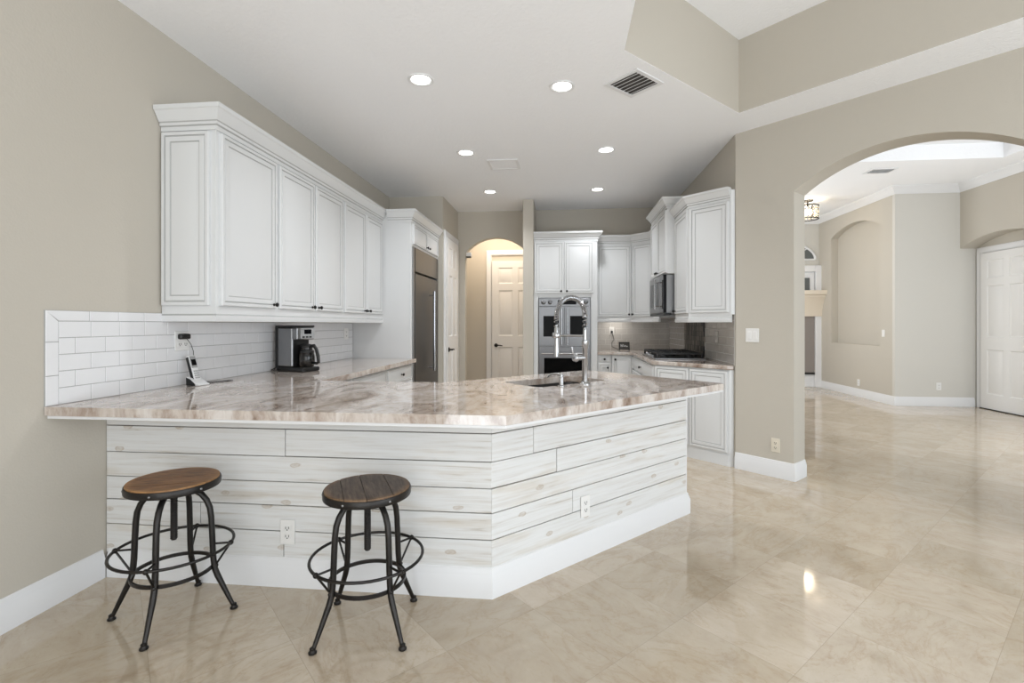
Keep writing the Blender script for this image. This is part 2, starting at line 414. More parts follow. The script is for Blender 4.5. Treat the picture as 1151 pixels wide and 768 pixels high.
# foyer beyond the arch
NX = 5.22; FY = 8.45; DX = 6.17; FB = 10.8
fp = lambda s: (RX+s*R2+.311*R2, AY-s*R2+.311*R2)
ftray = [(3.2, 4.9), (5.72, 4.9), (5.72, 7.12), (3.2, 7.12)]
fpoly = [(RX+.12, AY+.33), fp(2.7), (6.8, 3.0), (6.8, FB+.2), (RX+.12, FB+.2)]
struct('ceiling_foyer', MB().prism(fpoly, FC, FC+.002, holes=[ftray[::-1]]), M['ceiling'])
mb = MB(); n = 4
a = [mb.vert((x, y, FC+.002)) for x, y in ftray]; bq = [mb.vert((x, y, FC+.2)) for x, y in ftray]
for k in range(n): mb.face((a[k], a[(k+1)%n], bq[(k+1)%n], bq[k]))
mb.face(bq)
struct('ceiling_foyer_tray', mb, M['ceiling'])
struct('wall_foyer_left', MB().box(RX, RX+.12, BY+.13, FB+.1, 0, FC), M['paint'])
struct('wall_foyer_back', MB().box(RX, NX+.3, FB, FB+.12, 0, FC), M['paint_light'])
# niche wall, facing -X : local x runs towards -Y
fn = F(NX, FB, 0, -90); Ln = FB-FY
niche = arch_outline(.47, 1.97, 2.96, .17, 20)
wall_xz('wall_niche', fn, [(0, 0), (Ln-.06, 0), (Ln-.06, FC), (0, FC)], .13, M['paint'], holes=[[(.47, .93)]+niche+[(1.97, .93)]])
struct('wall_niche_back', MB(fn).box(-.1, Ln-.02, .125, .2, 0, FC), M['paint'])
struct('wall_foyer_front', MB().box(NX+.0005, 6.75, FY, FY+.12, 0, FC), M['paint_light'])
# door wall with arched recess
fd = F(DX, FY, 0, -90)
ar = arch_outline(.0, 1.42, 2.47, .15, 20)
wall_xz('wall_foyer_right', fd, ar+[(1.42, 0), (3.2, 0), (3.2, FC), (0, FC)], .24, M['paint'])
struct('wall_foyer_recess', MB(fd).box(-.05, 1.7, .24, .34, 0, FC), M['paint'])

# base boards
BB = [(0, 0), (.017, 0), (.017, .098), (.013, .106), (.013, .112), (.008, .124), (.006, .138), (0, .142)]
def base(name, path, prof=BB): return struct(name, MB().sweep(path, prof), M['trim'], smooth=30)
base('baseboard_left', [(WX, 2.29), (WX, -2.4)][::-1])
base('baseboard_arch', [arch_pt(.0), arch_pt(s0), arch_pt(s0, .22)])
base('baseboard_arch_right', [arch_pt(s0+OW, .22), arch_pt(s0+OW), arch_pt(2.7)])
base('baseboard_niche', [(NX, FB), (NX, FY), (DX+.2, FY)])
base('baseboard_foyer_back', [(RX+.12, FB), (4.0, FB)])
# crown in the foyer
CR = [(0, FC), (0, FC-.12), (.012, FC-.12), (.018, FC-.10), (.07, FC-.035), (.085, FC-.02), (.09, FC)]
base('trim_1', [(RX+.12, FB), (NX, FB), (NX, FY), (DX, FY), (DX, FY-3.2)], CR)

# ------------------------------------------------------------------ doors
def six_panel(mb, x0, w, z0, h, th=.035):
    st = .115; mid = .09; cw = (w-2*st-mid)/2
    xb = [0, st, st+cw, st+cw+mid, w-st, w]
    zb = [0, .21, .21+.30*h, .21+.30*h+.17, h-.36-.13, h-.36, h-.12, h]
    zb = [0, .22, .22+.285*h, .22+.285*h+.19, h-.115-.27-.115, h-.115-.27, h-.115, h]
    for i in range(5):
        for j in range(7):
            X0, X1, Z0, Z1 = x0+xb[i], x0+xb[i+1], z0+zb[j], z0+zb[j+1]
            if i in (1, 3) and j in (1, 3, 5):
                mb.rings(X0, X1, Z0, Z1, [(0, -th), (.012, -th+.012), (.022, -th+.012), (.045, -th+.003)])
            else: mb.rings(X0, X1, Z0, Z1, [(0, -th)])
    mb.box(x0, x0+w, -th+.013, 0, z0, z0+h)
    for (A, B, Cc, D) in ((x0, x0+.001, z0, z0+h), (x0+w-.001, x0+w, z0, z0+h), (x0, x0+w, z0+h-.001, z0+h)):
        mb.box(A, B, -th, -th+.013, Cc, D)
    return mb
def casing_mb(fr, x0, x1, z1, w=.09, zt=None):
    """door casing around x0..x1 up to z1"""
    mb = MB(fr)
    for a_, c_ in ((x0-w, x0), (x1, x1+w)):
        mb.box(a_, c_, -.018, 0, 0, z1+w)
        mb.box(a_+.012, c_-.012, -.026, 0, 0, z1+w-.012)
    mb.box(x0, x1, -.018, 0, z1, z1+w); mb.box(x0-.02, x1+.02, -.026, 0, z1+.012, z1+w-.012)
    return mb
def lever(parent, fr, x, z, dirn):
    mb = MB(fr)
    T = Matrix.Translation((x, -.035, z)) @ Matrix.Rotation(PI/2, 4, 'X')
    mb.lathe([(.032, 0), (.032, .006), (.026, .012), (.012, .014), (.011, .05), (.013, .052), (.013, .06)], 20, T)
    mb.tube([(x, -.088, z), (x+dirn*.03, -.09, z+.004), (x+dirn*.07, -.088, z+.002), (x+dirn*.115, -.086, z-.006)], [.011, .010, .009, .008])
    return obj('door_handle', mb, M['bronze'], parent)
def door(name, fr, x0, w, h, hx, hdir, hz=.95, zgap=.012, header=0):
    d = thing(name, '', ''); del d['label'], d['category']; d['kind'] = 'structure'
    d.location = fr @ Vector((x0+w/2, 0, 0)); WM[d.name] = Matrix.Translation(d.location)
    obj('door_slab', six_panel(MB(fr), x0, w, zgap, h-zgap), M['door'], d, smooth=30)
    if hx is not None: lever(d, fr, hx, hz, hdir)
    obj('door_casing', casing_mb(fr, x0-.01, x0+w+.01, h+header+.008), M['trim'], d, bevel=.003, smooth=30)
    return d
door('door_1', F(-1.6, 6.46, 0, 90), .145, .66, 2.46, .205, 1, .94)
dh = door('door_2', F(0, HY, 0), -1.215, .80, 2.365, -1.145, 1, .93, header=.085)
dd = door('door_3', F(DX+.24, FY, 0, -90), .115, .9, 2.37, None, 1)
obj('threshold', MB(F(DX+.24, FY, 0, -90)).box(.115, 1.015, -.05, 0, .0, .012), M['bronze'], dd)

# ------------------------------------------------------------------ cabinetry helpers
DSEQ = [(0, 0), (0, -.016), (.004, -.020), (.020, -.020), (.0230, -.0145), (.0270, -.0145), (.030, -.019), (.055, -.019), (.0580, -.0138), (.0615, -.0138), (.084, -.018)]
DMAT = [0, 0, 0, 1, 1, 0, 0, 1, 1, 0]
CABM = [M['cab'], M['glaze']]
def panel(mb, x0, x1, z0, z1, k=1.0):
    mb.rings(x0, x1, z0, z1, [(i*k if i > .005 else i, y) for i, y in DSEQ], DMAT)
    i = [mb.vert(c) for c in ((x0,0,z0),(x1,0,z0),(x1,0,z1),(x0,0,z1))]; mb.face(i[::-1])
    return mb
def knob(parent, fr, x, z, y=-.02):
    T = fr @ Matrix.Translation((x, y, z)) @ Matrix.Rotation(PI/2, 4, 'X')
    mb = MB(T).lathe([(.010, 0), (.010, .002), (.0055, .004), (.005, .013), (.010, .016), (.0145, .021), (.0145, .026), (.010, .031), (.003, .033)], 16)
    return obj('knob', mb, M['bronze'], parent)
def cdoor(parent, fr, x0, x1, z0, z1, kn=None, name='door', k=1.0):
    d = obj(name, panel(MB(fr), x0, x1, z0, z1, k), CABM, parent, smooth=30)
    if kn: knob(d, fr, *kn)
    return d
def crown_prof(zt, zb): 
    h = zt-zb
    return [(0, zb), (.010, zb), (.010, zb+.18*h), (.020, zb+.22*h), (.020, zb+.34*h), (.026, zb+.38*h), (.034, zb+.48*h), (.058, zb+.78*h), (.066, zb+.82*h), (.066, zt), (0, zt)]
def rail_prof(zb, zt): return [(-.018, zb), (.006, zb), (.010, zb+.012), (.010, zb+.035), (.003, zb+.045), (.003, zt), (-.018, zt)]
ZCR, ZCB = 2.537, 2.405
UB, UT = 1.375, 2.41          # upper box bottom and top

# ------------------------------------------------------------------ left wall: upper cabinets
UX = -1.99; UY0 = 2.662
fl_ = F(UX, UY0, 0, 90)       # local x = world Y, outward = +X
def upper_left(label, y0, y1, doors, first=False):
    t_ = thing('wall_cabinet', label, 'cabinet', (UX, (y0+y1)/2, 1.30), 90)
    a0, a1 = y0-UY0, y1-UY0
    obj('body', MB(fl_).box(a0, a1, 0, .338, UB, ZCR-.01), M['cab'], t_, bevel=.002)
    for (p, q, kx) in doors:
        cdoor(t_, fl_, p-UY0, q-UY0, 1.395, 2.397, (kx-UY0, 1.42))
    pth = ([(WX+.005, y0)] if first else []) + [(UX, y0), (UX, y1)]
    obj('crown_moulding', MB().sweep(pth, crown_prof(ZCR, ZCB), gl=(2, 4)), CABM, t_, smooth=25)
    obj('light_rail', MB().sweep(pth, rail_prof(1.302, 1.39), gl=(3,)), CABM, t_, smooth=25)
    return t_
u1 = upper_left('single-door white wall cabinet at the left end of the long run, beside bare wall', 2.662, 3.264, [(2.69, 3.245, 3.205)], True)
obj('end_panel', panel(MB(F(WX+.012, UY0, 0, 0)), .0, .295, 1.395, 2.397), CABM, u1, smooth=30)
upper_left('double-door white wall cabinet above the coffee maker', 3.264, 4.304, [(3.282, 3.77, 3.725), (3.79, 4.285, 3.83)])
upper_left('double-door white wall cabinet next to the refrigerator panel', 4.304, 5.28, [(4.322, 4.80, 4.762), (4.822, 5.262, 4.862)])

# refrigerator enclosure
FX = -1.66; fe = F(FX, 5.28, 0, 90)
t_ = thing('refrigerator_cabinet', 'tall white enclosure panel with small double-door cabinet above the refrigerator', 'cabinet', (FX, 5.87, 0), 90)
obj('side_panel', MB().box(WX+.004, FX, 5.282, 5.325, 0, ZCR-.01), M['cab'], t_, bevel=.003)
obj('side_panel', MB().box(WX+.004, FX, 6.415, 6.452, 0, ZCR-.01), M['cab'], t_, bevel=.003)
obj('body', MB().box(WX+.004, FX, 5.325, 6.415, 2.15, ZCR-.01), M['cab'], t_, bevel=.002)
cdoor(t_, fe, .055, .585, 2.175, 2.40, (.545, 2.205), k=.62)
cdoor(t_, fe, .595, 1.125, 2.175, 2.40, (.635, 2.205), k=.62)
obj('crown_moulding', MB().sweep([(UX+.07, 5.28), (FX, 5.28), (FX, 6.455)], crown_prof(ZCR, ZCB), gl=(2, 4)), CABM, t_, smooth=25)
# refrigerator
t_ = thing('refrigerator', 'tall built-in stainless steel refrigerator with vertical bar handle', 'refrigerator', (FX, 5.87, 0), 90)
obj('body', MB().box(WX+.03, FX-.03, 5.33, 6.41, .02, 2.14), M['darksteel'], t_)
obj('frame', MB().box(FX-.03, FX+.012, 5.33, 5.375, .1, 2.14).box(FX-.03, FX+.012, 6.365, 6.41, .1, 2.14), M['steel'], t_, bevel=.003)
obj('grille_panel', MB().box(FX-.03, FX+.018, 5.378, 6.362, 1.875, 2.14), M['darksteel'], t_, bevel=.004)
dr = obj('door', MB().box(FX-.03, FX+.018, 5.378, 6.362, .11, 1.852), M['darksteel'], t_, bevel=.005)
hb = MB()
hb.tube([(FX+.085, 5.95, .72), (FX+.085, 5.95, 1.69)], .017, 12)
for z in (.76, 1.64): hb.tube([(FX+.015, 5.95, z), (FX+.085, 5.95, z)], .010, 10)
obj('handle', hb, M['chrome'], dr)
obj('toe_grille', MB().box(FX-.06, FX-.02, 5.378, 6.362, .0, .10), M['black'], t_)

# base cabinets, left run
BX = -1.655; fb = F(BX, 3.13, 0, 90)
def base_unit(name, label, fr, x0, x1, depth, deg, drawer=True, ndoor=2, zd=.70):
    t_ = thing(name, label, 'cabinet', tuple(fr @ Vector(((x0+x1)/2, 0, 0))), deg)
    obj('body', MB(fr).box(x0, x1, 0, depth, .10, HC-.042).box(x0, x1, .07, depth, 0, .10), M['cab'], t_, bevel=.002)
    z1 = HC-.06
    if drawer:
        cdoor(t_, fr, x0+.012, x1-.012, zd, z1, ((x0+x1)/2, (zd+z1)/2), name='drawer', k=.45); z1 = zd-.018
    w = (x1-x0-.024)/ndoor
    for k in range(ndoor):
        a_, c_ = x0+.012+k*w+.003, x0+.012+(k+1)*w-.003
        cdoor(t_, fr, a_, c_, .13, z1, ((c_-.035 if k == 0 else a_+.035), z1-.06))
    return t_
base_unit('base_cabinet', 'white base cabinet with drawer, in the left run nearest the refrigerator', fb, 1.37, 2.14, .63, 90)
base_unit('base_cabinet', 'white base cabinet with drawer, in the left run under the coffee maker', fb, .60, 1.36, .63, 90)

# ------------------------------------------------------------------ peninsula
PX, PY = -.338, 2.312
PLr = 1.645
dirA = Vector((R2, R2))
def alongA(s, n=0): return (PX+s*R2-n*R2, PY+s*R2+n*R2)      # s along face, n inwards
t_ = thing('peninsula', 'white plank-clad angled peninsula bar under the stone worktop', 'peninsula', (-.9, 2.7, 0))
ia = PX-PY+.0                      # x-y of the face
cin = -3.82
innerY = 3.09
body = [(WX+.002, PY+.018), (PX-.007, PY+.018), alongA(PLr, .018), (0, 0), (cin+innerY, innerY), (WX+.002, innerY)]
e = alongA(PLr, .0); q_ = (cin-(PX-PY))/(-2*R2); body[3] = alongA(PLr, q_)
hole = [(WX+.03, PY+.05), (PX-.02, PY+.05), alongA(PLr-.03, .05), alongA(PLr-.03, q_-.03), (cin+innerY+.01, innerY-.03), (WX+.03, innerY-.03)]
obj('body', MB().prism(body, 0.0, HC-.042, holes=[hole[::-1]]), M['trim'], t_)
def planks(fr, x0, x1, rows, seams, seed):
    rnd = random.Random(seed); mb = MB(fr); mb.pc = {}
    for k, (z0, z1) in enumerate(zip(rows, rows[1:])):
        cuts = [x0]+seams.get(k, [])+[x1]
        for a_, c_ in zip(cuts, cuts[1:]):
            g_ = .0017; dy = rnd.uniform(-.0015, .0015); n0 = len(mb.v)
            mb.box(a_+(g_ if a_ > x0 else 0), c_-(g_ if c_ < x1 else 0), -.002+dy, .018, z0+g_+rnd.uniform(0, .001), z1-g_)
            ox, oz = rnd.uniform(-40, 40), rnd.uniform(-40, 40)
            iv = fr.inverted()
            for i in range(n0, len(mb.v)):
                l = iv @ mb.v[i]; mb.pc[i] = (l.x+ox, l.z+oz, l.y)
    mb.box(x0, x1, .008, .0185, rows[0], rows[-1], 1)
    for i in range(len(mb.v)): mb.pc.setdefault(i, (0, 0, 0))
    return mb
rows = [.12, .268, .394, .511, .636, .770, .872]
gapm = plain('plank shadow gap backing', (.10, .085, .07), .9)
fpf = F(0, PY, 0); fpa = F(PX, PY, 0, 45)
obj('front_cladding', planks(fpf, WX+.003, PX, rows, {4: [-1.362], 1: [-1.81], 0: [-1.37]}, 3), [M['plank'], gapm], t_, bevel=.0015, seg=1, smooth=30)
obj('side_cladding', planks(fpa, 0, PLr, rows, {4: [.262], 3: [.425], 1: [.545]}, 11), [M['plank'], gapm], t_, bevel=.0015, seg=1, smooth=30)
obj('end_panel', MB().prism([alongA(PLr), alongA(PLr+.012), alongA(PLr+.012, q_), alongA(PLr, q_)], .0, .872), M['trim'], t_)
obj('base_moulding', MB().sweep([(WX+.017, PY), (PX, PY), alongA(PLr+.012), alongA(PLr+.012, q_)], BB), M['trim'], t_, smooth=30)

# worktop (peninsula and left run) with the sink cut-out
Xk, Yk = -.232, 2.003
def cA(s, n): return (Xk+s*R2-n*R2, Yk+s*R2+n*R2)
cL = 1.757; cN = 1.165
inner = cA(cL, cN)
ci = inner[0]-inner[1]; iy = 3.125
def rounded(poly, idx, r, n=6):
    out = []
    for k, p in enumerate(poly):
        if k not in idx: out.append(p); continue
        P_, A_, B_ = Vector(p), Vector(poly[k-1]), Vector(poly[(k+1) % len(poly)])
        da, db = (A_-P_).normalized(), (B_-P_).normalized(); h = da.angle(db)/2; d = r/math.tan(h)
        c0 = P_+(da+db).normalized()*(r/math.sin(h)); p0, p1 = P_+da*d, P_+db*d
        for q in range(n+1):
            v_ = ((p0-c0)*(1-q/n)+(p1-c0)*(q/n)); v_ = v_.normalized()*r; out.append(tuple(c0+v_))
    return out
top = [(WX+.004, Yk), (Xk, Yk), cA(cL, 0), inner, (ci+iy, iy), (-1.60, iy), (-1.60, 5.276), (WX+.004, 5.278)]
topr = rounded(top, (2, 3), .02)
sk = [cA(1.31-.6, .585), cA(1.31+.02, .585), cA(1.31+.02, .94), cA(1.31-.6, .94)]
skr = rounded(sk, (0, 1, 2, 3), .05)
t_ = thing('worktop', 'polished beige stone worktop over the peninsula and left cabinet run', 'worktop', (-1.0, 2.7, HC-.04))
obj('slab', MB().prism(topr, HC-.04, HC, holes=[skr[::-1]]), M['stone_counter'], t_, bevel=.009, seg=3)
obj('support_strip', MB().sweep([(WX+.004, Yk+.022), (Xk-.008, Yk+.022), cA(cL, .022)], [(-.04, HC-.055), (.008, HC-.055), (.008, HC-.041), (-.04, HC-.041)]), M['trim'], t_)
# sink
t_ = thing('sink', 'undermount steel sink sunk into the peninsula worktop', 'sink', tuple(cA(1.02, .76))+(HC-.24,))
mb = MB(); big = rounded([cA(1.31-.61, .575), cA(1.31+.03, .575), cA(1.31+.03, .95), cA(1.31-.61, .95)], (0, 1, 2, 3), .05)
def loop(poly, z): return [mb.vert((x, y, z)) for x, y in poly]
cen = Vector(cA(1.02, .7625))
def shrink(poly, d):
    return [tuple(cen+(Vector(p)-cen)*(1-d)) for p in poly]
Ls = [loop(big, HC-.042), loop(shrink(skr, .01), HC-.043), loop(shrink(skr, .04), HC-.22), loop(shrink(skr, .16), HC-.235)]
outl = [loop(shrink(big, -.02), HC-.042), loop(shrink(big, -.02), HC-.25)]
for A, B in ((Ls[0], Ls[1]), (Ls[1], Ls[2]), (Ls[2], Ls[3]), (outl[0], Ls[0]), (outl[1], outl[0])):
    n = len(A)
    for k in range(n): mb.face((A[k], A[(k+1)%n], B[(k+1)%n], B[k]))
mb.face(Ls[3]); mb.face(outl[1][::-1])
obj('basin', mb, M['sinksteel'], t_)
obj('drain', MB().lathe([(.045, HC-.236), (.045, HC-.231), (.03, HC-.231), (.02, HC-.234)], 20, Matrix.Translation((cen.x, cen.y, 0))), M['chrome'], t_)
# faucet
fx, fy = .131, 3.112
t_ = thing('faucet', 'tall chrome spring pull-down faucet standing beside the sink', 'faucet', (fx, fy, HC))
dS = Vector((-.93, .37, 0)).normalized()       # over the sink
def fpnt(a_, z): return (fx+dS.x*a_, fy+dS.y*a_, HC+z)
obj('base', MB().lathe([(.034, 0), (.034, .006), (.024, .012), (.021, .02)], 24, Matrix.Translation((fx, fy, HC))), M['chrome'], t_)
obj('post', MB().lathe([(.017, .012), (.017, .225), (.021, .23), (.021, .27), (.013, .275), (.011, .35)], 24, Matrix.Translation((fx, fy, HC))), M['chrome'], t_)
arc = [fpnt(0, .34), fpnt(0, .42)]
for k in range(0, 13): arc.append(fpnt(.095-.095*math.cos(PI*k/12), .43+.112*math.sin(PI*k/12)))
arc += [fpnt(.19, .40), fpnt(.19, .31)]
obj('hose', MB().tube(arc, .009, 10), M['black'], t_)
# spring coil around the hose
pts = [Vector(p) for p in arc]; dense = []
for p, q in zip(pts, pts[1:]):
    for k in range(8): dense.append(p.lerp(q, k/8))
tot = len(dense); coil = []
Lacc = 0; turns = 46
for k in range(turns*8):
    f_ = k/(turns*8)*(tot-2); i0 = int(f_); p = dense[i0].lerp(dense[i0+1], f_-i0); d = (dense[min(i0+2, tot-1)]-dense[max(i0-2, 0)]).normalized()
    nx = Vector((-dS.y, dS.x, 0)); ny = d.cross(nx)
    ang_ = 2*PI*k/8; coil.append(p+(nx*math.cos(ang_)+ny*math.sin(ang_))*.0145)
obj('spring', MB().tube(coil, .0031, 5), M['chrome'], t_)
obj('spray_head', MB().lathe([(.010, .36), (.014, .345), (.015, .25), (.017, .235), (.019, .19), (.019, .165), (.014, .160)], 20, Matrix.Translation((*fpnt(.19, 0)[:2], HC))), M['chrome'], t_)
obj('support_arm', MB().tube([fpnt(.0, .30), fpnt(.19, .30)], .0075, 10).lathe([(.024, .285), (.027, .29), (.027, .315), (.024, .32)], 20, Matrix.Translation((*fpnt(.19, 0)[:2], HC))), M['chrome'], t_)
T = Matrix.Translation((fx, fy, HC+.165))
lv = MB(); lv.tube([(fx, fy, HC+.165), (fx-.055, fy-.035, HC+.165)], .016, 16); lv.lathe([(.024, 0), (.026, .01), (.02, .024), (.006, .028)], 18, Matrix.Translation((fx-.05, fy-.032, HC+.165)) @ Matrix.Rotation(PI/2, 4, Vector((.53, -.85, 0))))
lv.tube([(fx-.062, fy-.04, HC+.17), (fx-.075, fy-.05, HC+.20), (fx-.082, fy-.055, HC+.235)], [.006, .005, .0045], 8)
obj('lever', lv, M['chrome'], t_)
# soap dispenser
sx_, sy_ = -.014, 3.0
t_ = thing('soap_dispenser', 'small chrome soap dispenser with curved spout next to the faucet', 'soap dispenser', (sx_, sy_, HC))
obj('pump', MB().lathe([(.022, 0), (.022, .004), (.014, .008), (.0135, .055), (.010, .058), (.009, .07)], 20, Matrix.Translation((sx_, sy_, HC))), M['chrome'], t_)
obj('spout', MB().tube([(sx_, sy_, HC+.066), (sx_-.03, sy_+.015, HC+.072), (sx_-.065, sy_+.035, HC+.068), (sx_-.085, sy_+.045, HC+.05)], [.008, .007, .006, .005], 10), M['chrome'], t_)

# ------------------------------------------------------------------ left backsplash
def tile_rect(mb, x0, x1, z0, z1, g=.0015, d=.0018, bv=.0012, y=0):
    a0, a1, b0, b1 = x0+g, x1-g, z0+g, z1-g
    if a1-a0 < .008 or b1-b0 < .008: return
    mb.rings(a0, a1, b0, b1, [(0, y), (bv, y-d)])
def subway(fr, x0, x1, z0, z1, name, label, mats, rowh, tw, skip=None, border=False):
    t_ = thing(name, label, 'backsplash', tuple(fr @ Vector(((x0+x1)/2, 0, z0))), 0)
    obj('grout', MB(fr).box(x0, x1, -.006, 0, z0, z1), mats[1], t_)
    mb = MB(fr); mb2 = MB(fr); z = z1; k = 0
    while z > z0+.004:
        zz = max(z0, z-rowh); x = x0-(tw/2 if k % 2 else 0)
        while x < x1:
            a_, c_ = max(x0, x), min(x1, x+tw)
            if not skip or not (skip[0] < (a_+c_)/2 < skip[1]): tile_rect(mb if not skip or c_ < skip[1] else mb2, a_, c_, zz, z, y=-.006)
            x += tw
        z -= rowh; k += 1
    obj('tiles', mb, mats[0], t_, smooth=20)
    if mb2.v: obj('tiles', mb2, mats[0], t_, smooth=20)
    return t_
fbs = F(WX, 2.005, 0, 90)
sp_ = subway(fbs, .06, 3.272, HC, 1.301, 'tile_backsplash', 'glossy white subway tile backsplash along the left wall', (M['tile'], M['grout']), .0774, .158)
mb = MB(fbs)
bz = 1.301; T_ = .05
def quad_tile(pts):
    g = .0016; cx_ = sum(p[0] for p in pts)/4; cz_ = sum(p[1] for p in pts)/4
    lo = [mb.vert((p[0]+(g if p[0] < cx_ else -g), -.006, p[1]+(g if p[1] < cz_ else -g))) for p in pts]
    hi = [mb.vert((p[0]+(.003 if p[0] < cx_ else -.003), -.0085, p[1]+(.003 if p[1] < cz_ else -.003))) for p in pts]
    for q in range(4): mb.face((lo[q], lo[(q+1)%4], hi[(q+1)%4], hi[q]))
    mb.face(hi)
mb.box(0, .70, -.006, 0, bz, bz+T_, 1); mb.box(0, .06, -.006, 0, HC, bz, 1)
quad_tile([(0.0, bz+T_), (.06, bz), (.21, bz), (.21, bz+T_)])
for a_, c_ in ((.21, .37), (.37, .53), (.53, .69)): quad_tile([(a_, bz), (c_, bz), (c_, bz+T_), (a_, bz+T_)])
quad_tile([(.0, 1.205), (.06, 1.205), (.06, bz), (0, bz+T_)])
for a_, c_ in ((HC, 1.05), (1.05, 1.205)): quad_tile([(0, a_), (.06, a_), (.06, c_), (0, c_)])
obj('border_tiles', mb, [M['tile'], M['grout']], sp_, smooth=20)

# ------------------------------------------------------------------ oven tower on the back wall
OY = 6.78
t_ = thing('oven_cabinet', 'tall white cabinet housing the double oven, two doors on top', 'cabinet', (.02, OY, 0))
fo = F(0, OY, 0)
X0, X1 = -.407, .452
obj('body', MB(fo).box(X0, -.345, 0, .62, .0, 2.52).box(.365, X1, 0, .62, .0, 2.52).box(-.345, .365, 0, .62, 1.65, 2.52).box(-.345, .365, 0, .62, .0, .30).box(-.345, .365, .55, .62, .3, 1.65), M['cab'], t_, bevel=.002)
cdoor(t_, fo, -.393, .0, 1.71, 2.405, (-.035, 1.735)); cdoor(t_, fo, .008, .40, 1.71, 2.405, (.043, 1.735))
obj('crown_moulding', MB().sweep([(X0, OY+.0), (X1, OY), (X1, OY+.22)], crown_prof(2.54, 2.415), gl=(2, 4)), CABM, t_, smooth=25)
t_ = thing('double_oven', 'stainless double wall oven with French doors and black windows', 'oven', (.01, OY, .30))
obj('body', MB(fo).box(-.34, .36, .0, .54, .305, 1.645), M['ovensteel'], t_)
pn = obj('control_panel', MB(fo).box(-.338, .358, -.025, 0, 1.53, 1.643), M['ovensteel'], t_, bevel=.004)
for x in (-.275, -.185, .295):
    obj('knob', MB(fo @ Matrix.Translation((x, -.025, 1.585)) @ Matrix.Rotation(PI/2, 4, 'X')).lathe([(.03, 0), (.03, .004), (.023, .007), (.021, .03), (.017, .033)], 20), M['ovensteel'], pn)
obj('display', MB(fo).box(-.08, .17, -.027, -.02, 1.555, 1.615), M['ovenglass'], pn)
for k, (a_, c_, w0, w1, hx) in enumerate(((-.338, .008, -.275, -.065, -.028), (.012, .358, .085, .275, .052))):
    dr = obj('door', MB(fo).box(a_, c_, -.035, 0, .99, 1.525), M['ovensteel'], t_, bevel=.004)
    obj('window', MB(fo).box(w0, w1, -.038, -.02, 1.12, 1.40), M['ovenglass'], dr, bevel=.002)
    hb = MB(fo).tube([(hx, -.085, 1.01), (hx, -.085, 1.50)], .013, 12)
    for z in (1.04, 1.47): hb.tube([(hx, -.03, z), (hx, -.085, z)], .010, 10)
    obj('handle', hb, M['chrome'], dr)
dr = obj('lower_door', MB(fo).box(-.338, .358, -.035, 0, .33, .975), M['ovensteel'], t_, bevel=.004)
obj('window', MB(fo).box(-.265, .275, -.038, -.02, .45, .83), M['ovenglass'], dr, bevel=.002)
hb = MB(fo).tube([(-.30, -.085, .895), (.32, -.085, .895)], .014, 12)
for x in (-.27, .29): hb.tube([(x, -.03, .895), (x, -.085, .895)], .011, 10)
obj('handle', hb, M['chrome'], dr)

# ------------------------------------------------------------------ back and right upper cabinets
UYb = 7.08; UXr = 1.2
t_ = thing('wall_cabinet', 'single-door white wall cabinet beside the oven tower', 'cabinet', (.7, UYb, 1.30))
obj('body', MB().box(.455, .945, UYb, BY, UB, 2.52), M['cab'], t_)
cdoor(t_, F(0, UYb, 0), .468, .935, 1.395, 2.395, (.905, 1.425))
obj('crown_moulding', MB().sweep([(.455, UYb), (.945, UYb)], crown_prof(2.53, 2.40), gl=(2, 4)), CABM, t_, smooth=25)
obj('light_rail', MB().sweep([(.455, UYb), (.945, UYb)], rail_prof(1.315, 1.39), gl=(3,)), CABM, t_, smooth=25)
t_ = thing('corner_wall_cabinet', 'diagonal white corner wall cabinet left of the microwave', 'cabinet', (1.08, 6.95, 1.30), -45)
pa, pb = (.945, UYb), (UXr, UYb-(UXr-.945))
fc = F(*pa, 0, -45); lc = (UXr-.945)/R2
obj('body', MB().prism([pa, pb, (UXr, 6.42), (RX, 6.42), (RX, BY), (.945, BY)], UB, 2.52), M['cab'], t_)
cdoor(t_, fc, .012, lc-.012, 1.395, 2.395, (.04, 1.425))
obj('crown_moulding', MB().sweep([pa, pb, (UXr, 6.42)], crown_prof(2.53, 2.40), gl=(2, 4)), CABM, t_, smooth=25)
obj('light_rail', MB().sweep([pa, pb, (UXr, 6.42)], rail_prof(1.315, 1.39), gl=(3,)), CABM, t_, smooth=25)
# raised cabinet over the microwave
MX, MY0, MY1 = 1.11, 5.5, 6.41
t_ = thing('microwave_cabinet', 'taller white two-door wall cabinet directly above the microwave', 'cabinet', (MX, 5.95, 1.83), -90)
fm = F(MX, MY1, 0, -90); wm = MY1-MY0
obj('body', MB(fm).box(0, wm, 0, RX-MX-.006, 1.835, 2.64), M['cab'], t_, bevel=.002)
cdoor(t_, fm, .012, wm/2-.003, 1.85, 2.52, (wm/2-.04, 1.88)); cdoor(t_, fm, wm/2+.003, wm-.012, 1.85, 2.52, (wm/2+.04, 1.88))
obj('crown_moulding', MB().sweep([(RX-.008, MY1), (MX, MY1), (MX, MY0), (RX-.008, MY0)], crown_prof(2.65, 2.536), gl=(2, 4)), CABM, t_, smooth=25)
t_ = thing('microwave', 'stainless over-the-range microwave with dark glass door', 'microwave', (MX, 5.95, 1.40), -90)
obj('case', MB(fm).box(.03, wm-.03, .0, RX-MX-.01, 1.40, 1.83), M['steel'], t_, bevel=.004)
dr = obj('door', MB(fm).box(.03, wm-.24, -.035, 0, 1.415, 1.83), M['steel'], t_, bevel=.004)
obj('window', MB(fm).box(.12, wm-.33, -.038, -.02, 1.49, 1.76), M['blackglass'], dr)
hb = MB(fm).tube([(wm-.275, -.08, 1.46), (wm-.275, -.08, 1.79)], .011, 10)
for z in (1.49, 1.76): hb.tube([(wm-.275, -.03, z), (wm-.275, -.08, z)], .008, 8)
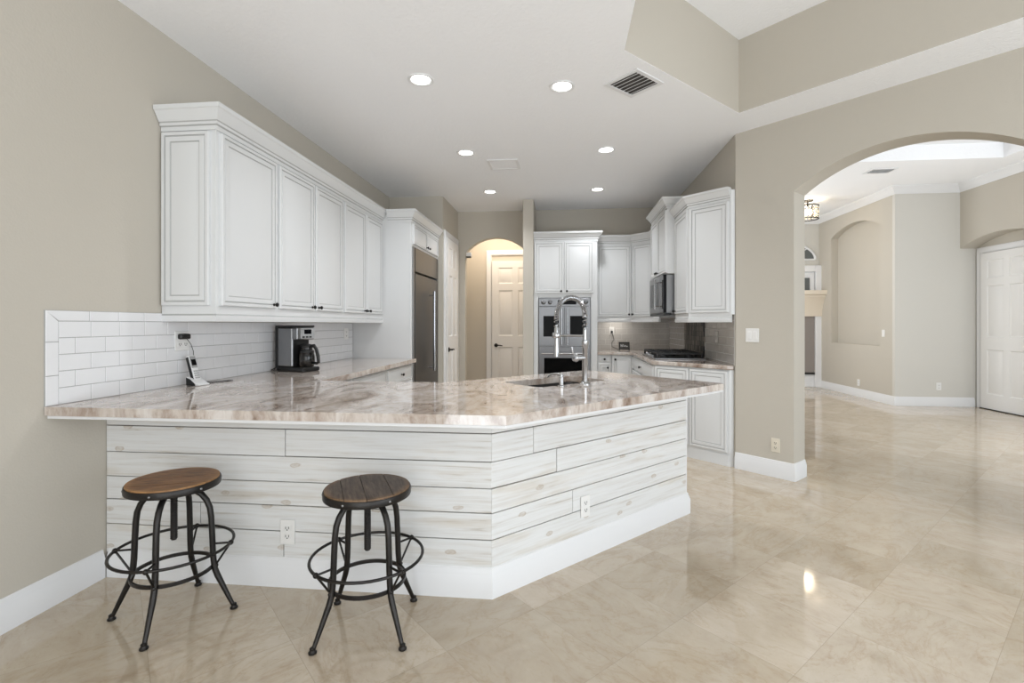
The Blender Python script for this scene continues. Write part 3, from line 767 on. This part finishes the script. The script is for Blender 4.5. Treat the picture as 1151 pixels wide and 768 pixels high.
obj('handle', hb, M['chrome'], dr)
obj('control_panel', MB(fm).box(wm-.236, wm-.03, -.035, 0, 1.415, 1.83), M['blackglass'], t_, bevel=.004)
obj('vent_grille', MB(fm).box(.03, wm-.03, -.03, .05, 1.385, 1.412), M['black'], t_)
# near right wall cabinet with the angled end
t_ = thing('end_wall_cabinet', 'white wall cabinet with large angled end door beside the arch wall', 'cabinet', (1.3, 5.0, 1.30), -45)
P1 = (UXr, 4.935); P2 = (1.497, 4.638)
obj('body', MB().prism([(RX, MY0-.005), (UXr, MY0-.005), P1, P2, (RX, 4.638)], UB, 2.50), M['cab'], t_, bevel=.002)
fx_ = F(UXr, MY0-.005, 0, -90)
cdoor(t_, fx_, .03, .55, 1.395, 2.395, (.07, 1.425))
fq = F(*P1, 0, -45); lq = math.dist(P1, P2)
cdoor(t_, fq, .018, lq-.022, 1.395, 2.395)
pth = [(UXr, MY0-.005), P1, P2]
obj('crown_moulding', MB().sweep(pth, crown_prof(2.515, 2.40), gl=(2, 4)), CABM, t_, smooth=25)
obj('light_rail', MB().sweep(pth, rail_prof(1.305, 1.39), gl=(3,)), CABM, t_, smooth=25)

# ------------------------------------------------------------------ back and right base cabinets
BYb = 6.81; BXr = .93
base_unit('base_cabinet', 'narrow white base cabinet with drawers beside the oven tower', F(0, BYb, 0), .455, .64, .60, 0, True, 1, .78)
t_ = thing('corner_base_cabinet', 'cream corner base cabinet with one door under the back worktop', 'cabinet', (.79, BYb, 0))
obj('body', MB().box(.645, RX-.002, BYb, BY-.002, .1, HC-.042), M['cab'], t_)
cdoor(t_, F(0, BYb, 0), .66, .92, .13, HC-.06, (.69, HC-.10), k=.8)
base_unit('drawer_cabinet', 'white drawer base cabinet under the gas cooktop', F(BXr, BYb, 0, -90), .03, 1.57, .59, -90, True, 2)
t_ = thing('end_base_cabinet', 'white base cabinet with angled end doors behind the peninsula tip', 'cabinet', (1.2, 4.95, 0), -45)
E1 = (BXr, 5.225); E2 = (1.49, 4.665)
obj('body', MB().prism([(RX-.002, 5.235), (BXr, 5.235), E1, E2, (RX-.002, 4.665)], .10, HC-.042), M['cab'], t_, bevel=.002)
obj('toe_kick', MB().prism([(RX-.002, 5.23), (BXr+.03, 5.23), (BXr+.02, 5.22), (1.478, 4.662), (RX-.002, 4.662)], .0, .10), M['cab'], t_)
fe2 = F(*E1, 0, -45); le = math.dist(E1, E2)
cdoor(t_, fe2, .015, le/2-.006, .125, HC-.055); cdoor(t_, fe2, le/2+.006, le-.015, .125, HC-.055)
# worktop
top = [(.455, BYb-.03), (.90, BYb-.03), (.90, 5.215), (1.465, 4.65), (RX-.004, 4.65), (RX-.004, BY-.004), (.455, BY-.004)]
o = tag(obj('worktop', MB().prism(rounded(top, (2,), .03), HC-.04, HC), M['stone_counter'], bevel=.009, seg=3), 'beige stone worktop along the back and right walls under the cooktop', 'worktop')
# backsplashes
gm = (M['tile_grey'], M['grout_grey'])
subway(F(0, BY, 0), .455, RX-.008, HC, 1.38, 'tile_backsplash', 'greige subway tile backsplash on the back wall beside the oven tower', gm, .078, .155)
subway(F(RX, BY, 0, -90), .008, BY-4.645, HC, 1.40, 'tile_backsplash', 'greige subway tile backsplash on the right wall around the dark mosaic', gm, .078, .155, skip=(BY-6.44, BY-5.56))
o = tag(obj('mosaic_panel', MB(F(RX, BY, 0, -90)).box(BY-6.46, BY-5.575, -.016, -.0065, HC, 1.40), M['mosaic']), 'dark vertical stick mosaic panel on the wall behind the cooktop', 'mosaic')

# gas cooktop
KX0, KX1, KY0, KY1 = .955, 1.475, 5.36, 6.22
t_ = thing('gas_cooktop', 'black five-burner gas cooktop with cast iron grates and steel edge', 'cooktop', ((KX0+KX1)/2, (KY0+KY1)/2, HC))
obj('tray', MB().box(KX0, KX1, KY0, KY1, HC+.001, HC+.014), M['steel'], t_, bevel=.004)
obj('surface', MB().box(KX0+.02, KX1-.02, KY0+.02, KY1-.02, HC+.012, HC+.017), M['black'], t_)
gz = HC+.072
for k in range(3):
    a_ = KY0+.035+k*.265; c_ = a_+.26; mb = MB(); x0, x1 = KX0+.03, KX1-.03
    bw = .007
    for y in (a_, a_+.13, c_): mb.box(x0, x1, y-bw, y+bw, gz-.020, gz)
    for x in (x0, x0+.09, x0+.18, (x0+x1)/2, x1-.18, x1-.09, x1): mb.box(x-bw, x+bw, a_, c_, gz-.020, gz)
    for x in (x0, x1):
        for y in (a_, c_): mb.box(x-.009, x+.009, y-.009, y+.009, HC+.016, gz)
    obj('grate', mb, M['iron'], t_, bevel=.002, seg=1)
for x, y in ((1.08, 5.50), (1.34, 5.50), (1.21, 5.79), (1.08, 6.08), (1.34, 6.08)):
    obj('burner', MB().lathe([(.05, HC+.016), (.05, HC+.026), (.036, HC+.03), (.036, HC+.038), (.03, HC+.042)], 20, Matrix.Translation((x, y, 0))), M['iron'], t_)
for k in range(5):
    obj('knob', MB().lathe([(.018, HC+.014), (.018, HC+.02), (.014, HC+.035), (.012, HC+.038)], 14, Matrix.Translation((KX0+.022, 5.59+k*.10, 0))), M['steel'], t_)

# ------------------------------------------------------------------ stools
def stool(label, cx, cy, deg, zt, seatmat, sdeg, scr):
    t_ = thing('bar_stool', label, 'stool', (cx, cy, 0), deg, 'industrial bar stools at the peninsula')
    B = F(cx, cy, 0, deg)
    # seat: boards
    mb = MB(F(cx, cy, 0, sdeg)); Rs = .176; mb.pc = {}; mb.rad = {}; rnd = random.Random(sdeg)
    cuts = [-Rs, -.085, .02, .105, Rs]
    for a_, c_ in zip(cuts, cuts[1:]):
        poly = []; g = .0008; lo, hi = max(a_+g, -Rs+.0005), min(c_-g, Rs-.0005); nn = 22
        xs = [lo+(hi-lo)*k/nn for k in range(nn+1)]
        up = [(math.sqrt(max(0, Rs*Rs-y*y)), y) for y in xs]; dn = [(-math.sqrt(max(0, Rs*Rs-y*y)), y) for y in reversed(xs)]
        n0 = len(mb.v); mb.prism(up+dn, zt-.03, zt)
        ox, oy = rnd.uniform(-9, 9), rnd.uniform(-9, 9)
        for i in range(n0, len(mb.v)):
            l = mb.M.inverted() @ mb.v[i]; mb.pc[i] = (l.x+ox, l.y+oy, l.z); mb.rad[i] = (l.x, l.y, l.z)
    obj('seat', mb, seatmat, t_, bevel=.003)
    rb = MB(B).lathe([(.1755, zt-.036), (.181, zt-.036), (.182, zt-.032), (.182, zt-.012), (.180, zt-.008), (.1755, zt-.008), ], 56)
    rim = obj('seat_rim', MB(B).lathe([(.02, zt-.034), (.181, zt-.036), (.182, zt-.033), (.182, zt-.011), (.180, zt-.007), (.1765, zt-.007), (.1765, zt-.03), (.02, zt-.03)], 56), M['stoolmetal'], t_)
    for k in range(6):
        a_ = 2*PI*k/6+.45
        T = B @ Matrix.Translation((.181*math.cos(a_), .181*math.sin(a_), zt-.022)) @ Matrix.Rotation(a_, 4, 'Z') @ Matrix.Rotation(PI/2, 4, 'Y')
        obj('rivet', MB(T).lathe([(.0055, 0), (.005, .002), (.003, .0035), (.0005, .004)], 10), M['steel'], rim)
    # screw with threads
    pr = []; z = scr
    while z < zt-.036: pr += [(.0125, z), (.0150, z+.004), (.0125, z+.008)]; z += .0082
    obj('screw_post', MB(B).lathe([(.010, scr-.004)]+pr, 16), M['stoolmetal'], t_)
    obj('hub', MB(B).lathe([(.02, .535), (.034, .538), (.036, .555), (.03, zt-.036), (.02, zt-.034)], 24), M['stoolmetal'], t_)
    legp = [(.02, .553), (.055, .552), (.086, .543), (.112, .525), (.132, .498), (.145, .465), (.151, .42), (.155, .34), (.158, .26), (.162, .215), (.167, .185), (.178, .155), (.242, .016)]
    legr = [.0125]*11+[.0125, .0085]
    for k in range(4):
        a_ = PI/2*k; cs, sn = math.cos(a_), math.sin(a_)
        lg = obj('leg', MB(B).tube([(r*cs, r*sn, z) for r, z in legp], legr, 12), M['stoolmetal'], t_)
        obj('foot_pad', MB(B).lathe([(.013, 0), (.0165, .003), (.0165, .008), (.012, .012), (.011, .018), (.012, .022), (.006, .027)], 16, Matrix.Translation((.245*cs, .245*sn, 0))), M['stoolmetal'], lg)
    RF, ZF = .232, .30
    fr_ = obj('foot_ring', MB(B).tube([(RF*math.cos(2*PI*k/48), RF*math.sin(2*PI*k/48), ZF) for k in range(48)], .0065, 8, True), M['stoolmetal'], t_)
    for k in range(4):
        a_ = PI/2*k; cs, sn = math.cos(a_), math.sin(a_)
        mb = MB(B).tube([(.156*cs, .156*sn, ZF+.0), (RF*cs, RF*sn, ZF)], .0048, 8).tube([(RF*cs, RF*sn, ZF), (.170*cs, .170*sn, .205)], .0045, 8)
        mb.ball((RF*cs, RF*sn, ZF), .0115); mb.ball((.172*cs, .172*sn, .202), .009)
        obj('bracket', mb, M['stoolmetal'], fr_)
    mb = MB(B); nn = 56; rw = []
    for k in range(nn):
        a_ = 2*PI*k/nn
        rw.append([mb.vert((r*math.cos(a_), r*math.sin(a_), z)) for r, z in ((.153, .193), (.161, .193), (.161, .208), (.153, .208))])
    for k in range(nn):
        for q in range(4): mb.face((rw[k][q], rw[(k+1)%nn][q], rw[(k+1)%nn][(q+1)%4], rw[k][(q+1)%4]))
    obj('brace_ring', mb, M['stoolmetal'], t_)
    return t_
stool('industrial bar stool with warm brown wood seat, nearest the left wall', -1.72, 2.034, 16.5, .602, M['seat_warm'], 20, .335)
stool('industrial bar stool with dark weathered wood seat, nearer the peninsula corner', -.834, 2.045, 55, .595, M['seat_dark'], 118, .325)

# ------------------------------------------------------------------ counter-top objects, left
# coffee maker, front turned slightly towards the room
t_ = cmk = thing('coffee_maker', 'black and stainless drip coffee maker with glass carafe on left worktop', 'coffee maker', (-2.15, 3.78, HC), 72)
fk = F(-2.15, 3.78, 0, -18)
cm = lambda: MB(fk)
obj('base', cm().box(-.10, .182, -.09, .09, HC+.001, HC+.035), M['black'], t_, bevel=.01)
obj('tank', cm().box(-.118, -.085, -.086, .086, HC+.03, 1.266), M['black'], t_, bevel=.006)
obj('tower', cm().box(-.085, .07, -.09, .09, HC+.035, 1.262), M['steel'], t_, bevel=.014, seg=3)
hd = obj('brew_head', cm().box(.07, .125, -.09, .09, 1.165, 1.262), M['steel'], t_, bevel=.010)
obj('lid', cm().box(-.112, .125, -.09, .09, 1.262, 1.277), M['black'], t_, bevel=.005)
obj('control_panel', cm().box(.122, .128, -.055, .085, 1.172, 1.258), M['phonegrey'], hd, bevel=.002)
obj('display', cm().box(.126, .130, -.02, .05, 1.21, 1.245), M['blackglass'], hd)
for k in range(3): obj('button', cm().box(.126, .131, -.04+k*.035, -.018+k*.035, 1.180, 1.192), M['black'], hd)
obj('carafe_recess', cm().box(.069, .075, -.075, .075, HC+.04, 1.162), M['black'], t_)
Tc = fk @ Matrix.Translation((.134, .0, 0))
cf = obj('carafe', MB(Tc).lathe([(.035, HC+.037), (.05, HC+.039), (.060, HC+.07), (.061, HC+.11), (.052, HC+.155), (.042, HC+.175), (.044, HC+.19)], 28), M['carafe'], t_)
obj('lid', MB(Tc).lathe([(.045, HC+.19), (.047, HC+.205), (.03, HC+.215), (.01, HC+.218)], 24), M['black'], cf)
obj('band', MB(Tc).lathe([(.055, HC+.148), (.056, HC+.162), (.050, HC+.168), (.048, HC+.148)], 28), M['black'], cf)
obj('handle', MB(Tc).tube([(.04, 0, HC+.20), (.075, 0, HC+.205), (.10, 0, HC+.175), (.118, 0, HC+.12), (.122, 0, HC+.075), (.105, 0, HC+.066), (.058, 0, HC+.07)], [.010, .012, .012, .012, .011, .009, .008], 10, flat=1.2), M['black'], cf)
obj('power_cord', cm().tube([(-.105, -.08, HC+.03), (-.115, -.12, HC+.012), (-.085, -.135, HC+.006), (-.115, -.10, HC+.006), (-.145, -.04, HC+.05), (-.15, .0, HC+.13)], .004, 8), M['black'], cmk)

# outlet plates
def outlet(fr, label, w=.072, h=.117, mat='plate', kind='duplex', gangs=1):
    t_ = thing('switch_plate' if kind == 'rocker' else 'outlet', label, 'switch' if kind == 'rocker' else 'outlet', tuple(fr.translation), 0)
    obj('plate', MB(fr).box(-w/2, w/2, -.006, 0, -h/2, h/2), M[mat], t_, bevel=.003)
    for gidx in range(gangs):
        ox = (gidx-(gangs-1)/2)*.046
        if kind == 'rocker': obj('rocker', MB(fr).box(ox-.016, ox+.016, -.010, -.004, -.033, .033), M[mat], t_, bevel=.003)
        else:
            for sgn in (-1, 1):
                zc_ = sgn*.020
                sk_ = obj('socket', MB(fr).box(ox-.017, ox+.017, -.008, -.004, zc_-.014, zc_+.014), M[mat], t_, bevel=.004)
                obj('slots', MB(fr).box(ox-.009, ox-.006, -.0088, -.0075, zc_-.004, zc_+.007).box(ox+.006, ox+.009, -.0088, -.0075, zc_-.004, zc_+.007).box(ox-.003, ox+.003, -.0088, -.0075, zc_-.011, zc_-.006), M['slot'], sk_)
    return t_
outlet(F(-1.346, PY-.004, .268), 'white duplex outlet in the plank front between the two stools', .075, .12)
outlet(fpa @ Matrix.Translation((.638, -.004, .285)), 'white duplex outlet in the angled plank side of the peninsula')
outlet(F(RX+.347*R2, AY-.347*R2, .268, -45), 'almond duplex outlet low on the arch wall', mat='plate_almond')
outlet(F(RX+.152*R2, AY-.152*R2, 1.19, -45), 'white double rocker switch on the arch wall', .115, .12, kind='rocker', gangs=2)
outlet(F(WX+.0095, 2.805, 1.185, 90), 'white double outlet plate on the tile above the cordless phone', .118, .118, gangs=2)
outlet(F(WX+.0095, 5.10, 1.185, 90), 'white outlet on the tile near the refrigerator panel', .10, .118, kind='duplex')
outlet(F(NX, 8.73, 1.14, -90), 'white light switch on the niche wall', kind='rocker')
outlet(F(NX, 9.42, .25, -90), 'white outlet low under the arched wall niche')
outlet(F(5.86, FY, .31, 0), 'white outlet low on the pale wall beside the far door')
outlet(F(RX-.0095, 5.14, 1.16, -90), 'greige outlet on the right wall tile beside the mosaic', mat='grout_grey')
outlet(F(.70, BY-.0095, 1.19, 0), 'pale outlet on the back wall tile above the framed sign', mat='grout_grey')

# phone
ph = Vector((-2.235, 2.815, HC))
phn = t_ = thing('cordless_phone', 'white cordless phone standing in its charging cradle on left worktop', 'phone', tuple(ph), 35)
fp_ = F(ph.x, ph.y, HC, 84)
cr = MB(fp_)
A = [(-.05, .03), (-.05, -.06), (.045, -.06), (.045, .03)]
mbp = [(0.03, .001), (.03, .055), (.0, .045), (-.045, .014), (-.06, .010), (-.06, .001)]
T = fp_ @ Matrix(((0,0,1,0),(1,0,0,0),(0,1,0,0),(0,0,0,1)))
obj('cradle', MB(T).prism(mbp, -.042, .042), M['phonewhite'], t_, bevel=.004)
obj('cradle_side', MB(T).prism([(.026, .002), (.028, .050), (.0, .040), (-.035, .012), (-.035, .002)], -.0445, -.0415), M['black'], t_)
hs = fp_ @ Matrix.Translation((0, -.005, .022)) @ Matrix.Rotation(-.30, 4, 'X')
h_ = obj('handset', MB(hs).box(-.024, .024, -.013, .013, 0, .165), M['phonewhite'], t_, bevel=.008, seg=3)
obj('earpiece_panel', MB(hs).box(-.021, .021, -.0145, -.010, .085, .158), M['phonegrey'], h_, bevel=.003)
obj('display', MB(hs).box(-.016, .016, -.016, -.012, .100, .138), M['blackglass'], h_)
obj('side_grip', MB(hs).box(-.0255, -.022, -.008, .010, .01, .155), M['black'], h_)
for i in range(3):
    for j in range(4): obj('key', MB(hs).box(-.016+i*.012, -.008+i*.012, -.0145, -.012, .018+j*.014, .026+j*.014), M['phonegrey'], h_)
tag(obj('power_adapter', MB(F(WX+.0155, 2.805, 1.212, 90)).box(-.045, .035, -.030, 0, -.017, .017), M['black'], bevel=.010, seg=3), 'black wall adapter plugged into the tile outlet above the phone', 'adapter')
obj('phone_cord', MB().tube([(-2.30, 2.82, 1.197), (-2.293, 2.845, 1.165), (-2.29, 2.862, 1.12), (-2.288, 2.862, 1.07), (-2.285, 2.865, 1.02), (-2.27, 2.868, .96), (-2.25, 2.872, HC+.008), (-2.22, 2.92, HC+.004), (-2.18, 3.0, HC+.004), (-2.16, 3.05, HC+.004), (-2.19, 3.06, HC+.004), (-2.24, 2.99, HC+.004), (-2.25, 2.91, HC+.006), (-2.235, 2.86, HC+.006)], .0020, 6), M['black'], phn)

# small framed sign on the back worktop
t_ = thing('tabletop_sign', 'small black framed tabletop sign against the back wall tile', 'sign', (.80, 7.25, HC), 0)
fs = F(.86, 7.22, HC, 0) @ Matrix.Rotation(-.10, 4, 'X')
obj('frame', MB(fs).box(-.075, .075, -.01, .01, .012, .025).box(-.075, .075, -.01, .01, .105, .12).box(-.075, -.062, -.01, .01, .0, .12).box(.062, .075, -.01, .01, .0, .12), M['black'], t_, bevel=.002)
obj('board', MB(fs).box(-.065, .065, -.004, .004, .02, .11), M['duct'], t_)
obj('lettering', MB(fs).tube([(-.046, -.005, .085), (-.044, -.005, .05), (-.034, -.005, .072), (-.024, -.005, .05), (-.018, -.005, .088)], .004, 6).tube([(-.008, -.005, .052), (.004, -.005, .074), (.012, -.005, .052), (.024, -.005, .068), (.034, -.005, .052), (.048, -.005, .060)], .0035, 6), M['chalk'], t_)
plg = thing('power_plug', 'black plug with hanging cord in the back wall tile above the sign', 'plug', (.70, BY-.018, 1.157))
obj('plug_body', MB(F(.70, BY-.018, 1.175, 0)).box(-.014, .014, -.03, 0, -.018, .018), M['black'], plg, bevel=.005)
obj('cord', MB().tube([(.70, BY-.048, 1.165), (.715, BY-.06, 1.12), (.73, BY-.05, 1.06), (.70, BY-.045, 1.02), (.70, BY-.07, .96), (.78, BY-.10, HC+.01), (.84, 7.26, HC+.02)], .004, 6), M['black'], plg)

# ------------------------------------------------------------------ ceiling fixtures
def can(x, y, label):
    t_ = thing('recessed_light', label, 'ceiling light', (x, y, ZC), 0, 'recessed lights in the kitchen ceiling')
    T = Matrix.Translation((x, y, ZC))
    obj('trim_ring', MB(T).lathe([(.092, 0), (.090, -.006), (.078, -.008), (.070, -.004), (.066, .0), (.066, -.001), (.092, -.0005)], 36), M['trim'], t_)
    obj('lens', MB(T).lathe([(.0655, -.0012), (.05, -.003), (.01, -.004)], 30), M['lamp'], t_)
    d = bpy.data.lights.new('can_light', 'SPOT'); d.energy = 56; d.spot_size = 2.3; d.spot_blend = .8; d.shadow_soft_size = .06; d.color = (.93, .965, 1)
    o = bpy.data.objects.new('can_light', d); C.objects.link(o); o.parent = t_; o.location = (0, 0, -.02)
can(-.99, 3.37, 'recessed round ceiling light nearest the left wall, front pair')
can(-.012, 3.57, 'recessed round ceiling light nearest the slatted air vent')
can(-.966, 4.85, 'recessed round ceiling light just in front of the square ceiling speaker')
can(.41, 4.91, 'recessed round ceiling light in the middle pair, toward the right cabinets')
can(-.94, 6.31, 'recessed round ceiling light in front of the hall arch')
can(.423, 6.34, 'recessed round ceiling light in front of the oven tower')
# air vent
fv = F(.493, 3.578, ZC, 45)
t_ = thing('air_vent', 'white slatted air vent in the kitchen ceiling by the tray edge', 'vent', (.493, 3.578, ZC), 45)
hw, hh = .125, .115
mb = MB(fv)
mb.box(-hw-.03, hw+.03, -hh-.03, -hh, -.008, 0); mb.box(-hw-.03, hw+.03, hh, hh+.03, -.008, 0); mb.box(-hw-.03, -hw, -hh, hh, -.008, 0); mb.box(hw, hw+.03, -hh, hh, -.008, 0)
obj('frame', mb, M['trim'], t_, bevel=.002)
obj('backing', MB(fv).box(-hw, hw, -hh, hh, -.0015, -.0005), M['duct'], t_)
for k in range(6):
    x = -hw+.022+k*.0412
    T = fv @ Matrix.Translation((x, 0, -.006)) @ Matrix.Rotation(-.35, 4, 'Y')
    obj('slat', MB(T).box(-.0075, .0075, -hh, hh, -.0008, .0008), M['trim'], t_)
# ceiling speaker/access panel
t_ = thing('ceiling_speaker', 'square white flush grille set in the kitchen ceiling between the lights', 'speaker', (-.633, 5.24, ZC), 0)
fs = F(-.633, 5.24, ZC)
obj('frame', MB(fs).box(-.16, .16, -.16, -.135, -.01, 0).box(-.16, .16, .135, .16, -.01, 0).box(-.16, -.135, -.135, .135, -.01, 0).box(.135, .16, -.135, .135, -.01, 0), M['trim'], t_, bevel=.002)
obj('grille', MB(fs).box(-.134, .134, -.134, .134, -.005, -.0005), M['ceiling'], t_)
# under cabinet puck light
d = bpy.data.lights.new('under_cabinet_light', 'AREA'); d.energy = 1.6; d.size = .25; d.color = (1, .97, .92)
o = bpy.data.objects.new('under_cabinet_light', d); C.objects.link(o); o.location = (.75, 7.2, 1.36)

# ------------------------------------------------------------------ foyer things
def foyer_vent():
    fv = F(4.47, 7.55, FC, 0)
    t_ = thing('air_vent', 'dark slotted air vent in the foyer ceiling beyond the arch', 'vent', (4.47, 7.55, FC))
    obj('frame', MB(fv).box(-.17, .17, -.12, -.09, -.012, 0).box(-.17, .17, .09, .12, -.012, 0).box(-.17, -.14, -.09, .09, -.012, 0).box(.14, .17, -.09, .09, -.012, 0), M['trim'], t_)
    obj('backing', MB(fv).box(-.14, .14, -.09, .09, -.002, -.0005), M['duct'], t_)
    for k in range(4):
        T = fv @ Matrix.Translation((0, -.065+k*.043, -.008)) @ Matrix.Rotation(.8, 4, 'X')
        obj('slat', MB(T).box(-.14, .14, -.014, .014, -.001, .001), M['trim'], t_)
foyer_vent()
# crystal flush-mount light
lx, ly = 4.28, 9.25
t_ = thing('ceiling_lamp', 'crystal drum ceiling lamp with warm bulbs in the foyer', 'lamp', (lx, ly, FC-.34))
T = Matrix.Translation((lx, ly, 0))
obj('canopy', MB(T).lathe([(.09, FC), (.09, FC-.015), (.03, FC-.03), (.012, FC-.04), (.012, FC-.10)], 24), M['bronze'], t_)
fm_ = MB(T)
for z in (FC-.10, FC-.33): fm_.tube([(.17*math.cos(2*PI*k/32), .17*math.sin(2*PI*k/32), z) for k in range(32)], .009, 8, True)
for k in range(8): fm_.tube([(.17*math.cos(PI*k/4), .17*math.sin(PI*k/4), FC-.33), (.17*math.cos(PI*k/4), .17*math.sin(PI*k/4), FC-.10)], .006, 6)
for k in range(2): fm_.tube([(-.17*math.cos(PI*k/2), -.17*math.sin(PI*k/2), FC-.10), (.17*math.cos(PI*k/2), .17*math.sin(PI*k/2), FC-.10)], .006, 6)
obj('frame', fm_, M['bronze'], t_)
for k in range(16):
    a_ = 2*PI*(k+.5)/16
    for z in (FC-.15, FC-.215, FC-.28): obj('crystal', MB(T).ball((.155*math.cos(a_), .155*math.sin(a_), z), .024, n=6, sz=1.25), M['crystal'], t_)
for k in range(3):
    a_ = 2*PI*k/3; obj('bulb', MB(T).ball((.06*math.cos(a_), .06*math.sin(a_), FC-.2), .03, sz=1.4), M['bulb'], t_)
d = bpy.data.lights.new('foyer_lamp_light', 'POINT'); d.energy = 14; d.color = (1, .86, .66); d.shadow_soft_size = .12
o = bpy.data.objects.new('foyer_lamp_light', d); C.objects.link(o); o.location = (lx, ly, FC-.2)
# fireplace on the foyer back wall
fy_ = FB; ff = F(4.45, fy_, 0)
t_ = thing('fireplace', 'white fireplace surround with cream stone mantel on far foyer wall', 'fireplace', (4.45, fy_, 0))
obj('surround', MB(ff).box(-.82, -.66, -.10, 0, 0, 2.49).box(.66, .82, -.10, 0, 0, 2.49).box(-.66, .66, -.10, 0, 2.36, 2.49).box(-.66, .66, -.05, 0, 1.5, 2.36).box(-.66, .66, -.03, 0, 0, .28), M['trim'], t_, bevel=.006)
obj('inner_moulding', MB(ff).box(-.64, -.58, -.075, -.05, 1.95, 2.34).box(.58, .64, -.075, -.05, 1.95, 2.34).box(-.58, .58, -.075, -.05, 2.28, 2.34), M['trim'], t_)
obj('mantel', MB(ff).sweep([(-.80, -.10), (.80, -.10)], [(-.05, 1.45), (.02, 1.45), (.03, 1.56), (.07, 1.68), (.13, 1.80), (.16, 1.84), (.16, 1.87), (.21, 1.89), (.21, 1.97), (-.05, 1.97)]), M['stone'], t_, smooth=25)
obj('firebox_panel', MB(ff).box(-.655, .655, -.06, -.005, .28, 1.45), M['firebrick'], t_)
obj('hearth_frame', MB(ff).box(-.655, .655, -.07, -.055, .26, .30), M['black'], t_)
obj('mirror', MB(ff).box(-.56, .56, -.062, -.05, 1.98, 2.24), M['glasspane'], t_)
# half-round window above
wnd = obj('window_1', MB(F(4.62, fy_, 0) @ Matrix(((1,0,0,0),(0,0,-1,0),(0,1,0,0),(0,0,0,1)))).prism([(.50*math.cos(PI*k/24), 2.62+.50*math.sin(PI*k/24)*.62) for k in range(25)], .0, .012), M['glasspane'])
wnd['kind'] = 'structure'
fwm = MB(F(4.62, fy_-.014, 0))
pts = [(.52*math.cos(PI*k/32), 0, 2.62+.53*math.sin(PI*k/32)*.62) for k in range(33)]
fwm.tube(pts, .024, 8)
fwm.tube([(-.52, 0, 2.62), (.52, 0, 2.62)], .018, 8)
for k in (1, 2, 3): fwm.tube([(0, 0, 2.62), (.5*math.cos(PI*k/4), 0, 2.62+.31*math.sin(PI*k/4))], .010, 6)
obj('window_frame', fwm, M['trim'], wnd)
# small hall sensor on the arch jamb
t_ = thing('door_chime', 'small white box mounted high on the left jamb of the hall arch', 'chime', (-1.45, 7.50, 2.30))
obj('housing', MB().box(-1.484, -1.405, 7.46, 7.53, 2.325, 2.385), M['plate'], t_, bevel=.006)
obj('grille', MB().box(-1.482, -1.415, 7.463, 7.527, 2.306, 2.325), M['slot'], t_)
